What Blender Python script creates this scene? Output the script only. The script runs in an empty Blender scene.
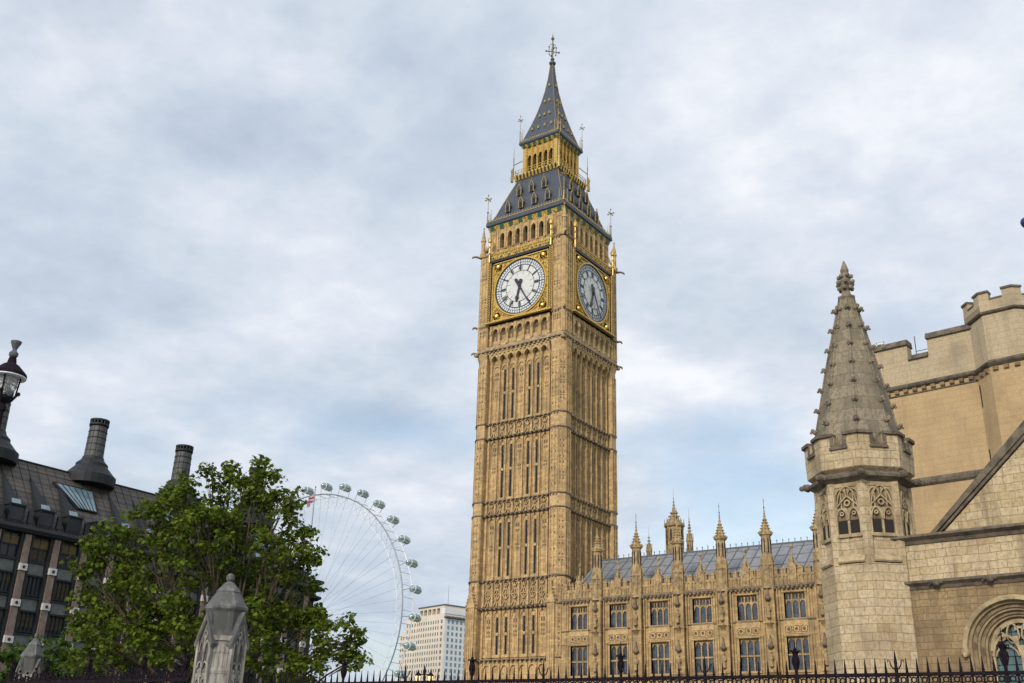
import bpy, math, random
from mathutils import Matrix, Vector, noise
PI = math.pi; R = math.radians
SC = bpy.context.scene; COL = SC.collection

# ------------------------------------------------------------------ camera, sky, sun, exposure
cam_d = bpy.data.cameras.new('camera'); cam = bpy.data.objects.new('camera', cam_d); COL.objects.link(cam); SC.camera = cam
CAMP = Vector((64.8065, -98.6139, 1.65)); YAW, PIT, ROL = -0.6189, 0.388, -0.0297
fw = Vector((math.sin(YAW)*math.cos(PIT), math.cos(YAW)*math.cos(PIT), math.sin(PIT)))
rt = Vector((math.cos(YAW), -math.sin(YAW), 0)); up = rt.cross(fw)
r2 = rt*math.cos(ROL) - up*math.sin(ROL) ; u2 = rt*math.sin(ROL) + up*math.cos(ROL)
# image right/up axes: a' = a cosr - b sinr, b' = a sinr + b cosr
mm = Matrix((r2, u2, -fw)).transposed().to_4x4(); mm.translation = CAMP; cam.matrix_world = mm
cam_d.sensor_width = 36; cam_d.lens = 36*1039.57/1024; cam_d.clip_start = 0.1; cam_d.clip_end = 6000

SUN_EL, SUN_AZ = 26.0, (0.14, -1.0)          # towards the west, low: behind the camera, a little to its left
sd = bpy.data.lights.new('sun', 'SUN'); sd.energy = 2.8; sd.angle = R(11); sd.color = (1.0, 0.90, 0.76)
so = bpy.data.objects.new('sun', sd); COL.objects.link(so)
tosun = Vector((SUN_AZ[0], SUN_AZ[1], 0)).normalized()*math.cos(R(SUN_EL)) + Vector((0, 0, math.sin(R(SUN_EL))))
so.rotation_euler = tosun.to_track_quat('Z', 'Y').to_euler(); so.location = (0, -60, 120)

W = bpy.data.worlds.new('World'); SC.world = W; W.use_nodes = True
nt = W.node_tree; N = nt.nodes; Lk = nt.links; N.clear()
def nn(t, **k):
    n = N.new(t)
    for a, b in k.items(): setattr(n, a, b)
    return n
def mth(op, a, b=None, c=None, clamp=False):
    n = nn('ShaderNodeMath', operation=op); n.use_clamp = clamp
    for i, v in enumerate((a, b, c)):
        if v is None: continue
        if isinstance(v, (int, float)): n.inputs[i].default_value = v
        else: Lk.new(v, n.inputs[i])
    return n.outputs[0]
out = nn('ShaderNodeOutputWorld'); sky = nn('ShaderNodeTexSky', sky_type='NISHITA'); sky.sun_disc = False
sky.sun_elevation = R(SUN_EL); sky.sun_rotation = math.atan2(tosun.x, tosun.y); sky.air_density = 1.2; sky.dust_density = 1.5
bgs = nn('ShaderNodeBackground'); bgs.inputs[1].default_value = 0.15; Lk.new(sky.outputs[0], bgs.inputs[0])
tc = nn('ShaderNodeTexCoord'); sep = nn('ShaderNodeSeparateXYZ'); Lk.new(tc.outputs['Generated'], sep.inputs[0])
zc = mth('MAXIMUM', sep.outputs[2], 0.0); den = mth('ADD', zc, 0.22)
cmb = nn('ShaderNodeCombineXYZ'); Lk.new(mth('DIVIDE', sep.outputs[0], den), cmb.inputs[0]); Lk.new(mth('DIVIDE', sep.outputs[1], den), cmb.inputs[1])
def ntex(scale, det, rough, off, dist=0.0):
    mp = nn('ShaderNodeMapping'); Lk.new(cmb.outputs[0], mp.inputs[0]); mp.inputs['Location'].default_value = off
    n = nn('ShaderNodeTexNoise'); n.inputs['Scale'].default_value = scale; n.inputs['Detail'].default_value = det
    n.inputs['Roughness'].default_value = rough; n.inputs['Distortion'].default_value = dist; Lk.new(mp.outputs[0], n.inputs['Vector']); return n.outputs[0]
cov = ntex(1.5, 6, .55, (3.1, 7.4, 0.0), .0); tone = ntex(2.3, 8, .58, (1.7, 2.2, 4.0), .0); tone2 = ntex(.9, 3, .5, (8.0, 1.2, 2.0))
def ramp(v, pts):
    r = nn('ShaderNodeValToRGB'); Lk.new(v, r.inputs[0]); e = r.color_ramp.elements
    e[0].position, e[0].color = pts[0][0], (*pts[0][1], 1); e[1].position, e[1].color = pts[1][0], (*pts[1][1], 1)
    for p, c in pts[2:]:
        q = e.new(p); q.color = (*c, 1)
    return r.outputs[0]
fine = ntex(6.5, 6, .62, (5.0, 3.3, 1.0))
def toward(d, p):
    n = nn('ShaderNodeVectorMath', operation='DOT_PRODUCT'); Lk.new(tc.outputs['Generated'], n.inputs[0]); n.inputs[1].default_value = d
    return mth('POWER', mth('MAXIMUM', n.outputs['Value'], 0.0), p)
# thinner, brighter cloud high to the south-east; heavier cloud to the north
side = nn('ShaderNodeVectorMath', operation='DOT_PRODUCT'); Lk.new(tc.outputs['Generated'], side.inputs[0]); side.inputs[1].default_value = (.8145, .5801, 0)
tt = mth('ADD', mth('ADD', mth('MULTIPLY', tone, .52), mth('MULTIPLY', tone2, .30)), mth('MULTIPLY', fine, .18))
tt = mth('ADD', tt, mth('ADD', mth('MULTIPLY', toward((-0.3563, 0.6866, 0.6337), 14), .035), mth('MULTIPLY', side.outputs['Value'], .085)))
tt = mth('ADD', tt, .004)
ccol = ramp(tt, [(.36, (.41,.49,.60)), (.62, (.86,.88,.925)), (.455, (.53,.605,.71)), (.54, (.67,.725,.81))])
# overcast light is stronger on the side of the veiled sun
vs = nn('ShaderNodeVectorMath', operation='DOT_PRODUCT'); Lk.new(tc.outputs['Generated'], vs.inputs[0]); vs.inputs[1].default_value = tosun
glow = mth('ADD', 1.0, mth('MULTIPLY', mth('POWER', mth('MAXIMUM', vs.outputs['Value'], 0.0), 1.2), .75))
bgc = nn('ShaderNodeBackground'); Lk.new(ccol, bgc.inputs[0]); Lk.new(glow, bgc.inputs[1])
cov = mth('SUBTRACT', cov, mth('MULTIPLY', toward((-0.3732, 0.9041, 0.2083), 90), .10))
mr = nn('ShaderNodeMapRange'); Lk.new(cov, mr.inputs[0]); mr.inputs[1].default_value = .29; mr.inputs[2].default_value = .46; mr.inputs[3].default_value = .45; mr.inputs[4].default_value = 1.0
mix = nn('ShaderNodeMixShader'); Lk.new(mr.outputs[0], mix.inputs[0]); Lk.new(bgs.outputs[0], mix.inputs[1]); Lk.new(bgc.outputs[0], mix.inputs[2])
Lk.new(mix.outputs[0], out.inputs[0])
SC.view_settings.view_transform = 'Standard'; SC.view_settings.look = 'None'; SC.view_settings.exposure = 0.12; SC.view_settings.gamma = 1.0
SC.render.engine = 'CYCLES'

# ------------------------------------------------------------------ mesh builder
I4 = Matrix.Identity(4)
def RZ(a): return Matrix.Rotation(a, 4, 'Z')
class MB:
    def __init__(s): s.v = []; s.f = []; s.m = []; s.M = I4; s.k = 0
    def add(s, vs, fs):
        o = len(s.v); M = s.M
        s.v += [tuple(M @ Vector(p)) for p in vs]; s.f += [tuple(i+o for i in f) for f in fs]; s.m += [s.k]*len(fs); return s
    def box(s, x0, x1, y0, y1, z0, z1):
        return s.add([(x0,y0,z0),(x1,y0,z0),(x1,y1,z0),(x0,y1,z0),(x0,y0,z1),(x1,y0,z1),(x1,y1,z1),(x0,y1,z1)],
                     [(0,3,2,1),(4,5,6,7),(0,1,5,4),(1,2,6,5),(2,3,7,6),(3,0,4,7)])
    def cb(s, cx, cy, cz, sx, sy, sz): return s.box(cx-sx/2, cx+sx/2, cy-sy/2, cy+sy/2, cz-sz/2, cz+sz/2)
    def prism(s, pts, y0, y1):            # polygon in XZ, extruded along Y (y0 front)
        n = len(pts); a = sum(pts[i][0]*pts[(i+1) % n][1]-pts[(i+1) % n][0]*pts[i][1] for i in range(n))
        if a < 0: pts = pts[::-1]
        return s.add([(p[0],y0,p[1]) for p in pts]+[(p[0],y1,p[1]) for p in pts],
              [tuple(range(n)), tuple(range(2*n-1, n-1, -1))]+[((i+1) % n, i, i+n, (i+1) % n+n) for i in range(n)])
    def xprism(s, pts, x0, x1):           # polygon in YZ, extruded along X
        n = len(pts); a = sum(pts[i][0]*pts[(i+1) % n][1]-pts[(i+1) % n][0]*pts[i][1] for i in range(n))
        if a < 0: pts = pts[::-1]
        return s.add([(x1,p[0],p[1]) for p in pts]+[(x0,p[0],p[1]) for p in pts],
              [tuple(range(n)), tuple(range(2*n-1, n-1, -1))]+[((i+1) % n, i, i+n, (i+1) % n+n) for i in range(n)])
    def loft(s, rings, cap=True):         # list of (list of 3d points) rings, same count
        n = len(rings[0]); vs = [p for r in rings for p in r]; fs = []
        for k in range(len(rings)-1):
            for i in range(n):
                j = (i+1) % n; fs.append((k*n+i, k*n+j, (k+1)*n+j, (k+1)*n+i))
        if cap: fs += [tuple(range(n-1, -1, -1)), tuple((len(rings)-1)*n+i for i in range(n))]
        return s.add(vs, fs)
    def lathe(s, cx, cy, prof, n=8, rot=0.0, sx=1, sy=1):
        return s.loft([[(cx+r*sx*math.cos(rot+2*PI*i/n), cy+r*sy*math.sin(rot+2*PI*i/n), z) for i in range(n)] for r, z in prof])
    def sq(s, prof, ch=0.0):              # square (optionally chamfered) plan about the origin, profile (half width, z)
        rings = []
        for h, z in prof:
            c = ch
            rings.append([(-h+c,-h,z),(h-c,-h,z),(h,-h+c,z),(h,h-c,z),(h-c,h,z),(-h+c,h,z),(-h,h-c,z),(-h,-h+c,z)] if ch > 0 else [(-h,-h,z),(h,-h,z),(h,h,z),(-h,h,z)])
        return s.loft(rings)
    def tube(s, p0, p1, r0, r1=None, n=6):
        p0, p1 = Vector(p0), Vector(p1); r1 = r0 if r1 is None else r1; d = (p1-p0)
        if d.length < 1e-6: return s
        q = d.to_track_quat('Z', 'Y'); a, b = q @ Vector((1,0,0)), q @ Vector((0,1,0))
        return s.loft([[tuple(p+(a*math.cos(2*PI*i/n)+b*math.sin(2*PI*i/n))*r) for i in range(n)] for p, r in ((p0, r0), (p1, r1))])
    def path(s, pts, r, n=6, r1=None):
        rings = []; m = len(pts); pts = [Vector(p) for p in pts]
        for k, p in enumerate(pts):
            d = (pts[min(k+1, m-1)]-pts[max(k-1, 0)]).normalized(); ref = Vector((0.01,0.02,1)) if abs(d.z) < .95 else Vector((1,0.01,0))
            a = d.cross(ref).normalized(); b = d.cross(a); rr = r if r1 is None else r+(r1-r)*k/(m-1)
            rings.append([tuple(p+(a*math.cos(2*PI*i/n)+b*math.sin(2*PI*i/n))*rr) for i in range(n)])
        return s.loft(rings)
    def ball(s, c, r, n=10, m=6, sx=1, sy=1, sz=1):
        prof = [(max(1e-3, math.sin(PI*k/m))*r, -math.cos(PI*k/m)*r*sz) for k in range(m+1)]
        return s.loft([[(c[0]+q*sx*math.cos(2*PI*i/n), c[1]+q*sy*math.sin(2*PI*i/n), c[2]+z) for i in range(n)] for q, z in prof])
    def annulus(s, cx, cz, r0, r1, y0, y1, n=48, a0=0, a1=2*PI):
        full = abs(a1-a0-2*PI) < 1e-6; vs = []; fs = []; K = n if full else n+1
        for i in range(K):
            a = a0+(a1-a0)*i/n; c, d = math.cos(a), math.sin(a)
            vs += [(cx+r0*c,y0,cz+r0*d),(cx+r1*c,y0,cz+r1*d),(cx+r1*c,y1,cz+r1*d),(cx+r0*c,y1,cz+r0*d)]
        for i in range(n):
            j = (i+1) % K; a, b = 4*i, 4*j
            for q in range(4): fs.append((a+q, a+(q+1) % 4, b+(q+1) % 4, b+q))
        if not full: fs += [(3,2,1,0), tuple(4*n+q for q in range(4))]
        return s.add(vs, fs)
    def spandrel(s, cx, w, zs, za, zt, y0, y1, n=6, pointed=True):   # solid above an arch, up to zt
        pts = arch(cx, w, zs, za, n, pointed)
        for i in range(len(pts)-1):
            (xa, z1_), (xb, z2_) = pts[i], pts[i+1]
            if xb-xa > 1e-5: s.prism([(xa,z1_),(xb,z2_),(xb,zt),(xa,zt)], y0, y1)
        return s
    def archbar(s, cx, w, zs, za, t, y0, y1, n=6, pointed=True):      # thin arch moulding
        a = arch(cx, w, zs, za, n, pointed); b = arch(cx, w-2*t, zs, za-t*1.2, n, pointed)
        for i in range(len(a)-1): s.prism([a[i], a[i+1], b[i+1], b[i]], y0, y1)
        return s
    def build(s, name, mats, parent=None, label=None, kind=None, smooth=False):
        me = bpy.data.meshes.new(name); me.from_pydata(s.v, [], s.f)
        if not isinstance(mats, (list, tuple)): mats = [mats]
        for m in mats: me.materials.append(m)
        if len(mats) > 1: me.polygons.foreach_set('material_index', s.m)
        if smooth: me.polygons.foreach_set('use_smooth', [True]*len(me.polygons))
        me.update(); o = bpy.data.objects.new(name, me); COL.objects.link(o)
        if parent: o.parent = parent
        if label: o['label'] = label
        if kind: o['kind'] = kind
        return o
def arch(cx, w, zs, za, n=6, pointed=True):
    h = za-zs; pts = []
    for i in range(n+1):
        t = i/n
        if pointed:
            a = t*PI/2; x = -w/2*math.cos(a)**1.0; z = h*(math.sin(a)**.9)*(1-.12*math.sin(a))/(.88) if h else 0
            x = -w/2*(1-t**1.25)
            z = h*(1-(1-t)**1.9)**.8
        else:
            a = t*PI/2; x = -w/2*math.cos(a); z = h*math.sin(a)
        pts.append((cx+x, zs+z))
    return pts + [(2*cx-x, z) for x, z in pts[::-1][1:]]
def tag(o, label=None, cat=None, group=None, kind=None):
    if label: o['label'] = label
    if cat: o['category'] = cat
    if group: o['group'] = group
    if kind: o['kind'] = kind
    return o
def thing(name, label, cat, loc=(0,0,0), rz=0.0, group=None):
    o = bpy.data.objects.new(name, None); o.empty_display_size = .3; COL.objects.link(o); o.location = loc; o.rotation_euler = (0,0,rz)
    return tag(o, label, cat, group)
def copy_tree(o, parent=None):
    c = o.copy(); COL.objects.link(c)
    if parent: c.parent = parent
    for ch in list(o.children): copy_tree(ch, c)
    return c

# ------------------------------------------------------------------ materials
def mat(name, base, rough=.8, metal=0.0, spec=.5, f=None):
    m = bpy.data.materials.new(name); m.use_nodes = True; t = m.node_tree; b = t.nodes['Principled BSDF']
    b.inputs['Base Color'].default_value = (*base, 1); b.inputs['Roughness'].default_value = rough; b.inputs['Metallic'].default_value = metal
    b.inputs['Specular IOR Level'].default_value = spec
    if f: f(t, b)
    return m
def mixc(t, fac, a, b, mode='MIX'):
    n = t.nodes.new('ShaderNodeMix'); n.data_type = 'RGBA'; n.blend_type = mode
    for i, v in ((0, fac), (6, a), (7, b)):
        if isinstance(v, (int, float)): n.inputs[i].default_value = v
        elif isinstance(v, tuple): n.inputs[i].default_value = (*v, 1)
        else: t.links.new(v, n.inputs[i])
    return n.outputs[2]
def tnoise(t, vec, scale, det=4, rough=.55, sc=(1,1,1)):
    mp = t.nodes.new('ShaderNodeMapping'); mp.inputs['Scale'].default_value = sc; t.links.new(vec, mp.inputs[0])
    n = t.nodes.new('ShaderNodeTexNoise'); n.inputs['Scale'].default_value = scale; n.inputs['Detail'].default_value = det; n.inputs['Roughness'].default_value = rough
    t.links.new(mp.outputs[0], n.inputs['Vector']); return n.outputs[0]
def mrange(t, v, a, b, c=0.0, d=1.0):
    n = t.nodes.new('ShaderNodeMapRange'); t.links.new(v, n.inputs[0])
    for i, q in enumerate((a, b, c, d)): n.inputs[i+1].default_value = q
    return n.outputs[0]
def ocoord(t): return t.nodes.new('ShaderNodeTexCoord').outputs['Object']
def stone(name, c1, c2, dark, bw=.8, bh=.34, mortar=.012, mort_c=None, stain=.5, streak=.35, blotch=.35, rough=.9, bump=.25, lo=.52, hi=.72, pale=None, radial=False, jit=0.0, squash=.62, freq=3):
    def f(t, b):
        v = ocoord(t); sp = t.nodes.new('ShaderNodeSeparateXYZ'); t.links.new(v, sp.inputs[0])
        cb = t.nodes.new('ShaderNodeCombineXYZ')
        jz = t.nodes.new('ShaderNodeMath'); jz.operation = 'MULTIPLY_ADD'; t.links.new(tnoise(t, v, .8, 2), jz.inputs[0]); jz.inputs[1].default_value = jit; t.links.new(sp.outputs[2], jz.inputs[2])
        if radial:
            at = t.nodes.new('ShaderNodeMath'); at.operation = 'ARCTAN2'; t.links.new(sp.outputs[1], at.inputs[0]); t.links.new(sp.outputs[0], at.inputs[1])
            ml = t.nodes.new('ShaderNodeMath'); ml.operation = 'MULTIPLY'; t.links.new(at.outputs[0], ml.inputs[0]); ml.inputs[1].default_value = radial; src = ml.outputs[0]
        else:
            ad = t.nodes.new('ShaderNodeMath'); ad.operation = 'ADD'; t.links.new(sp.outputs[0], ad.inputs[0]); t.links.new(sp.outputs[1], ad.inputs[1]); src = ad.outputs[0]
        t.links.new(src, cb.inputs[0]); t.links.new(jz.outputs[0], cb.inputs[1])
        br = t.nodes.new('ShaderNodeTexBrick'); t.links.new(cb.outputs[0], br.inputs['Vector'])
        br.inputs['Scale'].default_value = 1; br.inputs['Brick Width'].default_value = bw; br.inputs['Row Height'].default_value = bh
        br.inputs['Mortar Size'].default_value = mortar; br.inputs['Mortar Smooth'].default_value = .3; br.inputs['Bias'].default_value = 0; br.squash = squash; br.squash_frequency = freq
        br.inputs['Color1'].default_value = (*c1, 1); br.inputs['Color2'].default_value = (*c2, 1)
        mc = mort_c or tuple(x*.55 for x in c1); br.inputs['Mortar'].default_value = (*mc, 1)
        # a second, offset course pattern gives single odd stones
        br2 = t.nodes.new('ShaderNodeTexBrick'); t.links.new(cb.outputs[0], br2.inputs['Vector'])
        br2.inputs['Scale'].default_value = 1; br2.inputs['Brick Width'].default_value = bw; br2.inputs['Row Height'].default_value = bh; br2.inputs['Mortar Size'].default_value = 0
        br2.inputs['Bias'].default_value = -.45; br2.inputs['Color1'].default_value = (1,1,1,1); br2.inputs['Color2'].default_value = (*(pale or (.72,.72,.74)), 1); br2.offset_frequency = 2
        br2.squash = squash; br2.squash_frequency = freq
        col = mixc(t, 1.0, br.outputs[0], br2.outputs[0], 'MULTIPLY')
        n1 = mrange(t, tnoise(t, v, .45, 5, .6), lo, hi)
        col = mixc(t, mixf(t, n1, blotch), col, dark)
        n2 = mrange(t, tnoise(t, v, 1.1, 5, .6, (1.6, 1.6, .16)), .52, .75)
        col = mixc(t, mixf(t, n2, streak), col, dark)
        n3 = tnoise(t, v, 7, 4, .65); n3r = mrange(t, n3, .42, .66)
        col = mixc(t, mixf(t, n3r, stain), col, tuple((a+2*q)/3*.85 for a, q in zip(c1, dark)))
        t.links.new(col, b.inputs['Base Color'])
        bp = t.nodes.new('ShaderNodeBump'); bp.inputs['Strength'].default_value = bump; bp.inputs['Distance'].default_value = .03
        ms = t.nodes.new('ShaderNodeMath'); ms.operation = 'SUBTRACT'; t.links.new(n3, ms.inputs[0]); t.links.new(br.outputs['Fac'], ms.inputs[1])
        t.links.new(ms.outputs[0], bp.inputs['Height']); t.links.new(bp.outputs[0], b.inputs['Normal'])
    return mat(name, c1, rough, 0, .3, f)
def mixf(t, v, k):
    n = t.nodes.new('ShaderNodeMath'); n.operation = 'MULTIPLY'; t.links.new(v, n.inputs[0]); n.inputs[1].default_value = k; return n.outputs[0]
def noisy(name, c1, c2, scale=3, rough=.7, metal=0, spec=.4, bump=0.0, sc=(1,1,1), lo=.4, hi=.65, isl=0.0):
    def f(t, b):
        v = ocoord(t); n = tnoise(t, v, scale, 5, .6, sc); col = mixc(t, mrange(t, n, lo, hi), c1, c2)
        if isl:
            g = t.nodes.new('ShaderNodeNewGeometry'); h = t.nodes.new('ShaderNodeHueSaturation'); t.links.new(mrange(t, g.outputs['Random Per Island'], 0, 1, 1-isl, 1+isl), h.inputs['Value'])
            t.links.new(col, h.inputs['Color']); col = h.outputs[0]
        t.links.new(col, b.inputs['Base Color'])
        if bump:
            bp = t.nodes.new('ShaderNodeBump'); bp.inputs['Strength'].default_value = bump; bp.inputs['Distance'].default_value = .03; t.links.new(n, bp.inputs['Height']); t.links.new(bp.outputs[0], b.inputs['Normal'])
    return mat(name, c1, rough, metal, spec, f)

STONE = stone('tower_limestone', (.61,.418,.196), (.45,.30,.138), (.145,.108,.072), .62, .3, .012, stain=.75, streak=.6, blotch=.5, pale=(.70,.72,.78), lo=.46, hi=.7)
RSTONE = stone('palace_limestone', (.49,.34,.16), (.35,.24,.113), (.14,.10,.065), .62, .3, .01, stain=.55, streak=.6, blotch=.6, pale=(.78,.76,.78), lo=.45, hi=.68)
CARVE = noisy('carved_limestone', (.48,.33,.155), (.22,.155,.09), 2.6, .9, bump=.4, lo=.4, hi=.72)
SOOT = noisy('weathered_moulding', (.21,.155,.10), (.10,.078,.058), 2.5, .9, bump=.5)
SHADOWSTONE = noisy('shaded_recess_stone', (.16,.115,.07), (.09,.065,.045), 3, .95)  # dark colour that paints in the shade of recesses and hollows
SLATE = noisy('cast_iron_roof_tiles', (.055,.065,.085), (.025,.031,.044), 5, .55, .1, .5, bump=.4, lo=.35, hi=.7)
LEAD = noisy('lead_roof', (.225,.23,.24), (.15,.155,.165), 1.4, .5, .15, .5, lo=.35, hi=.7)
SEAM = noisy('lead_roll', (.10,.11,.125), (.07,.08,.09), 5, .6)
GOLD = noisy('gilding', (.60,.385,.08), (.24,.145,.035), 9, .38, .55, .5, bump=.3, lo=.45, hi=.75)
GOLDB = noisy('bright_gilding', (.58,.385,.10), (.27,.17,.045), 9, .4, .4, .5)
GOLDD = noisy('dull_gilding', (.36,.26,.09), (.16,.12,.06), 9, .5, .4, .4)
GOLDX = noisy('bronze_gilding', (.55,.34,.065), (.12,.08,.03), 5, .5, .3, .4, lo=.42, hi=.6)
CARVED = noisy('dirty_carved_limestone', (.36,.26,.145), (.13,.10,.07), 1.6, .9, bump=.5, lo=.38, hi=.66)
GREEN = mat('green_enamel', (.008,.075,.045), .5)
BLACK = mat('black_blue_paint', (.012,.014,.022), .4)
DIALW = noisy('opal_glass', (.58,.58,.555), (.46,.46,.455), 4, .3)
DIALG = noisy('opal_glass_edge', (.55,.58,.60), (.45,.48,.51), 8, .3)
GLASS = noisy('leaded_window_glass', (.015,.02,.03), (.07,.085,.105), 1.1, .18, 0, .6, bump=.25)
DGLASS = noisy('dark_glass', (.012,.015,.02), (.02,.025,.032), 4, .5, 0, .12, bump=.15)
VOID = mat('louvre_darkness', (.012,.010,.009), .9)
HALL = stone('pale_ashlar', (.40,.305,.17), (.57,.48,.335), (.14,.095,.055), .74, .36, .014, (.29,.22,.14), stain=.55, streak=.85, blotch=.6, bump=.7, pale=(.66,.55,.42), lo=.48, hi=.72, jit=.12)
HALLB = stone('brown_ashlar', (.25,.17,.078), (.37,.275,.155), (.10,.07,.045), .66, .30, .014, (.17,.12,.07), stain=.6, streak=.6, blotch=.7, bump=.6, pale=(.68,.60,.5), lo=.42, hi=.62, jit=.12)
BROWNST = noisy('stained_shaded_stone', (.22,.16,.09), (.10,.07,.045), 3, .9, bump=.4)  # brown for stained window panels and for painted shade in the arch orders
HALLW = noisy('pale_moulded_stone', (.39,.305,.18), (.21,.155,.09), 2.2, .9, bump=.4)
TEALG = noisy('teal_tinted_glass', (.035,.075,.07), (.06,.11,.10), 1.5, .15, 0, .8)
CASTLE = stone('buff_ashlar', (.40,.28,.145), (.45,.32,.17), (.20,.145,.085), 1.25, .40, .010, (.29,.205,.115), stain=.35, streak=.4, blotch=.5, bump=.3, pale=(.86,.84,.80), lo=.46, hi=.72, jit=.1)
CASTLET = stone('grey_buff_ashlar', (.40,.315,.20), (.44,.35,.23), (.17,.14,.10), 1.1, .40, .010, (.25,.20,.13), stain=.4, streak=.5, blotch=.5, bump=.3, pale=(.9,.9,.88))
SPIRE = stone('weathered_spire_stone', (.26,.215,.15), (.20,.17,.12), (.08,.068,.05), .95, .62, .012, (.15,.125,.09), stain=.8, streak=.75, blotch=.7, bump=.7, pale=(.72,.7,.66), radial=2.0)
PINN = noisy('sooty_pinnacle_stone', (.37,.265,.13), (.17,.12,.07), 2.4, .9, bump=.4)
CROCK = noisy('weathered_carving', (.22,.18,.125), (.11,.09,.065), 3.0, .9, bump=.6)
COPING = noisy('dark_coping_stone', (.14,.112,.08), (.06,.048,.037), 2.6, .9, bump=.6)
PIERSTONE = noisy('grey_weathered_stone', (.34,.315,.275), (.09,.083,.072), 2.6, .9, bump=.7, sc=(2,2,.6), lo=.36, hi=.66)
PIERCAP = noisy('sooty_cap_stone', (.08,.08,.078), (.20,.195,.185), 3.4, .85, bump=.5, lo=.5, hi=.75)
IRON = noisy('black_iron', (.008,.005,.009), (.016,.011,.014), 12, .85, 0, .1)
ORDERST = noisy('shade_brown_moulding', (.28,.21,.115), (.16,.115,.065), 2.4, .9, bump=.4)  # browner than the other mouldings, to paint in the arch's shade
BRONZE = noisy('dark_bronze', (.018,.022,.025), (.010,.012,.014), 4, .6, .1, .3)
def roof_f(t, b):
    v = ocoord(t); br = t.nodes.new('ShaderNodeTexBrick'); sp = t.nodes.new('ShaderNodeSeparateXYZ'); t.links.new(v, sp.inputs[0])
    cb = t.nodes.new('ShaderNodeCombineXYZ'); t.links.new(sp.outputs[1], cb.inputs[0]); t.links.new(sp.outputs[2], cb.inputs[1]); t.links.new(cb.outputs[0], br.inputs[0])
    br.inputs['Scale'].default_value = 1; br.inputs['Brick Width'].default_value = 1.13; br.inputs['Row Height'].default_value = .62; br.offset = 0
    br.inputs['Mortar Size'].default_value = .035; br.inputs['Color1'].default_value = (.095,.08,.068,1); br.inputs['Color2'].default_value = (.066,.057,.052,1); br.inputs['Mortar'].default_value = (.012,.011,.011,1)
    col = mixc(t, mixf(t, mrange(t, tnoise(t, v, 1.0, 4), .45, .7), .5), br.outputs[0], (.05,.045,.04)); t.links.new(col, b.inputs['Base Color'])
BROOF = mat('bronze_panel_roof', (.07,.06,.055), .55, .15, .4, roof_f)
PINK = noisy('pinkish_sandstone', (.19,.14,.115), (.125,.095,.08), 2.5, .85)
WHITEB = noisy('white_stone_block', (.50,.49,.47), (.38,.37,.36), 5, .7)
BGLASS = noisy('office_window_glass', (.012,.017,.022), (.022,.03,.038), .8, .25, 0, .3)
SKYGL = noisy('skylight_glass', (.10,.16,.20), (.16,.24,.28), .7, .08, 0, 1.0)
BLIND = noisy('window_blind', (.12,.135,.13), (.08,.09,.088), 2, .6)
WARM = noisy('curtain_brown', (.05,.038,.02), (.025,.02,.015), 3, .7)
DFIN = noisy('dark_grey_finial', (.10,.11,.115), (.05,.055,.06), 8, .6)
PIERDR = noisy('streaked_dark_stone', (.07,.07,.066), (.20,.19,.17), 2.2, .9, bump=.6, sc=(2,2,.5), lo=.5, hi=.72)
AMBER = noisy('amber_blind', (.11,.075,.02), (.06,.045,.02), 2, .6)
FLUE = noisy('grey_steel_panels', (.085,.085,.082), (.05,.05,.05), 3, .6, .2)
BROOFL = BROOF
SHADOWG = noisy('shaded_grey_recess', (.10,.095,.085), (.05,.048,.045), 4, .9)  # dark grey that paints the shade inside the pier gables
WIRE = mat('pale_cable', (.42,.44,.47), .5, .2)
def lampgl_f(t, b): b.inputs['Transmission Weight'].default_value = .85
LAMPGL = mat('lantern_glass', (.85,.83,.8), .08, 0, .5, lampgl_f)
def lit_f(t, b): b.inputs['Emission Color'].default_value = (1,.7,.25,1); b.inputs['Emission Strength'].default_value = 1.5
LITGL = mat('lit_lantern_glass', (.6,.45,.2), .4, 0, .5, lit_f)
OFFW = noisy('portland_stone_sunlit', (.60,.52,.43), (.54,.46,.38), .12, .8)  # sunlit warmth put into the stone colour
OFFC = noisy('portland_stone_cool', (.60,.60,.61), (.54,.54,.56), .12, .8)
OWIN = noisy('far_window_glass', (.14,.15,.15), (.09,.10,.11), .3, .2, 0, .6)
OWINB = noisy('far_blue_window_glass', (.12,.20,.27), (.09,.15,.21), .3, .15, 0, .7)
WHITE = mat('white_steel', (.62,.65,.68), .5, .1)
GREY = mat('grey_steel', (.20,.22,.24), .5, .3)
PODG = noisy('capsule_glass', (.13,.20,.21), (.35,.42,.42), .6, .12, .2, .9)
PODW = mat('capsule_shell', (.55,.58,.60), .4)
BARK = noisy('bark', (.075,.055,.038), (.035,.027,.02), 5, .95, bump=.6)
def leaf_mat(name, a, b_, tr=.42):
    m = bpy.data.materials.new(name); m.use_nodes = True; t = m.node_tree; b = t.nodes['Principled BSDF']
    g = t.nodes.new('ShaderNodeNewGeometry'); col = mixc(t, g.outputs['Random Per Island'], a, b_)
    n = tnoise(t, ocoord(t), .9, 3); col = mixc(t, mixf(t, mrange(t, n, .5, .7), .5), col, tuple(x*.62 for x in a))
    t.links.new(col, b.inputs['Base Color']); b.inputs['Roughness'].default_value = .6; b.inputs['Specular IOR Level'].default_value = .18
    tl = t.nodes.new('ShaderNodeBsdfTranslucent'); t.links.new(col, tl.inputs[0]); mx = t.nodes.new('ShaderNodeMixShader'); mx.inputs[0].default_value = tr
    t.links.new(b.outputs[0], mx.inputs[1]); t.links.new(tl.outputs[0], mx.inputs[2]); t.links.new(mx.outputs[0], t.nodes['Material Output'].inputs[0]); return m
LEAF = leaf_mat('bright_leaves', (.036,.064,.006), (.155,.20,.018))
LEAFD = leaf_mat('dark_leaves', (.04,.08,.014), (.085,.14,.022))
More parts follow.
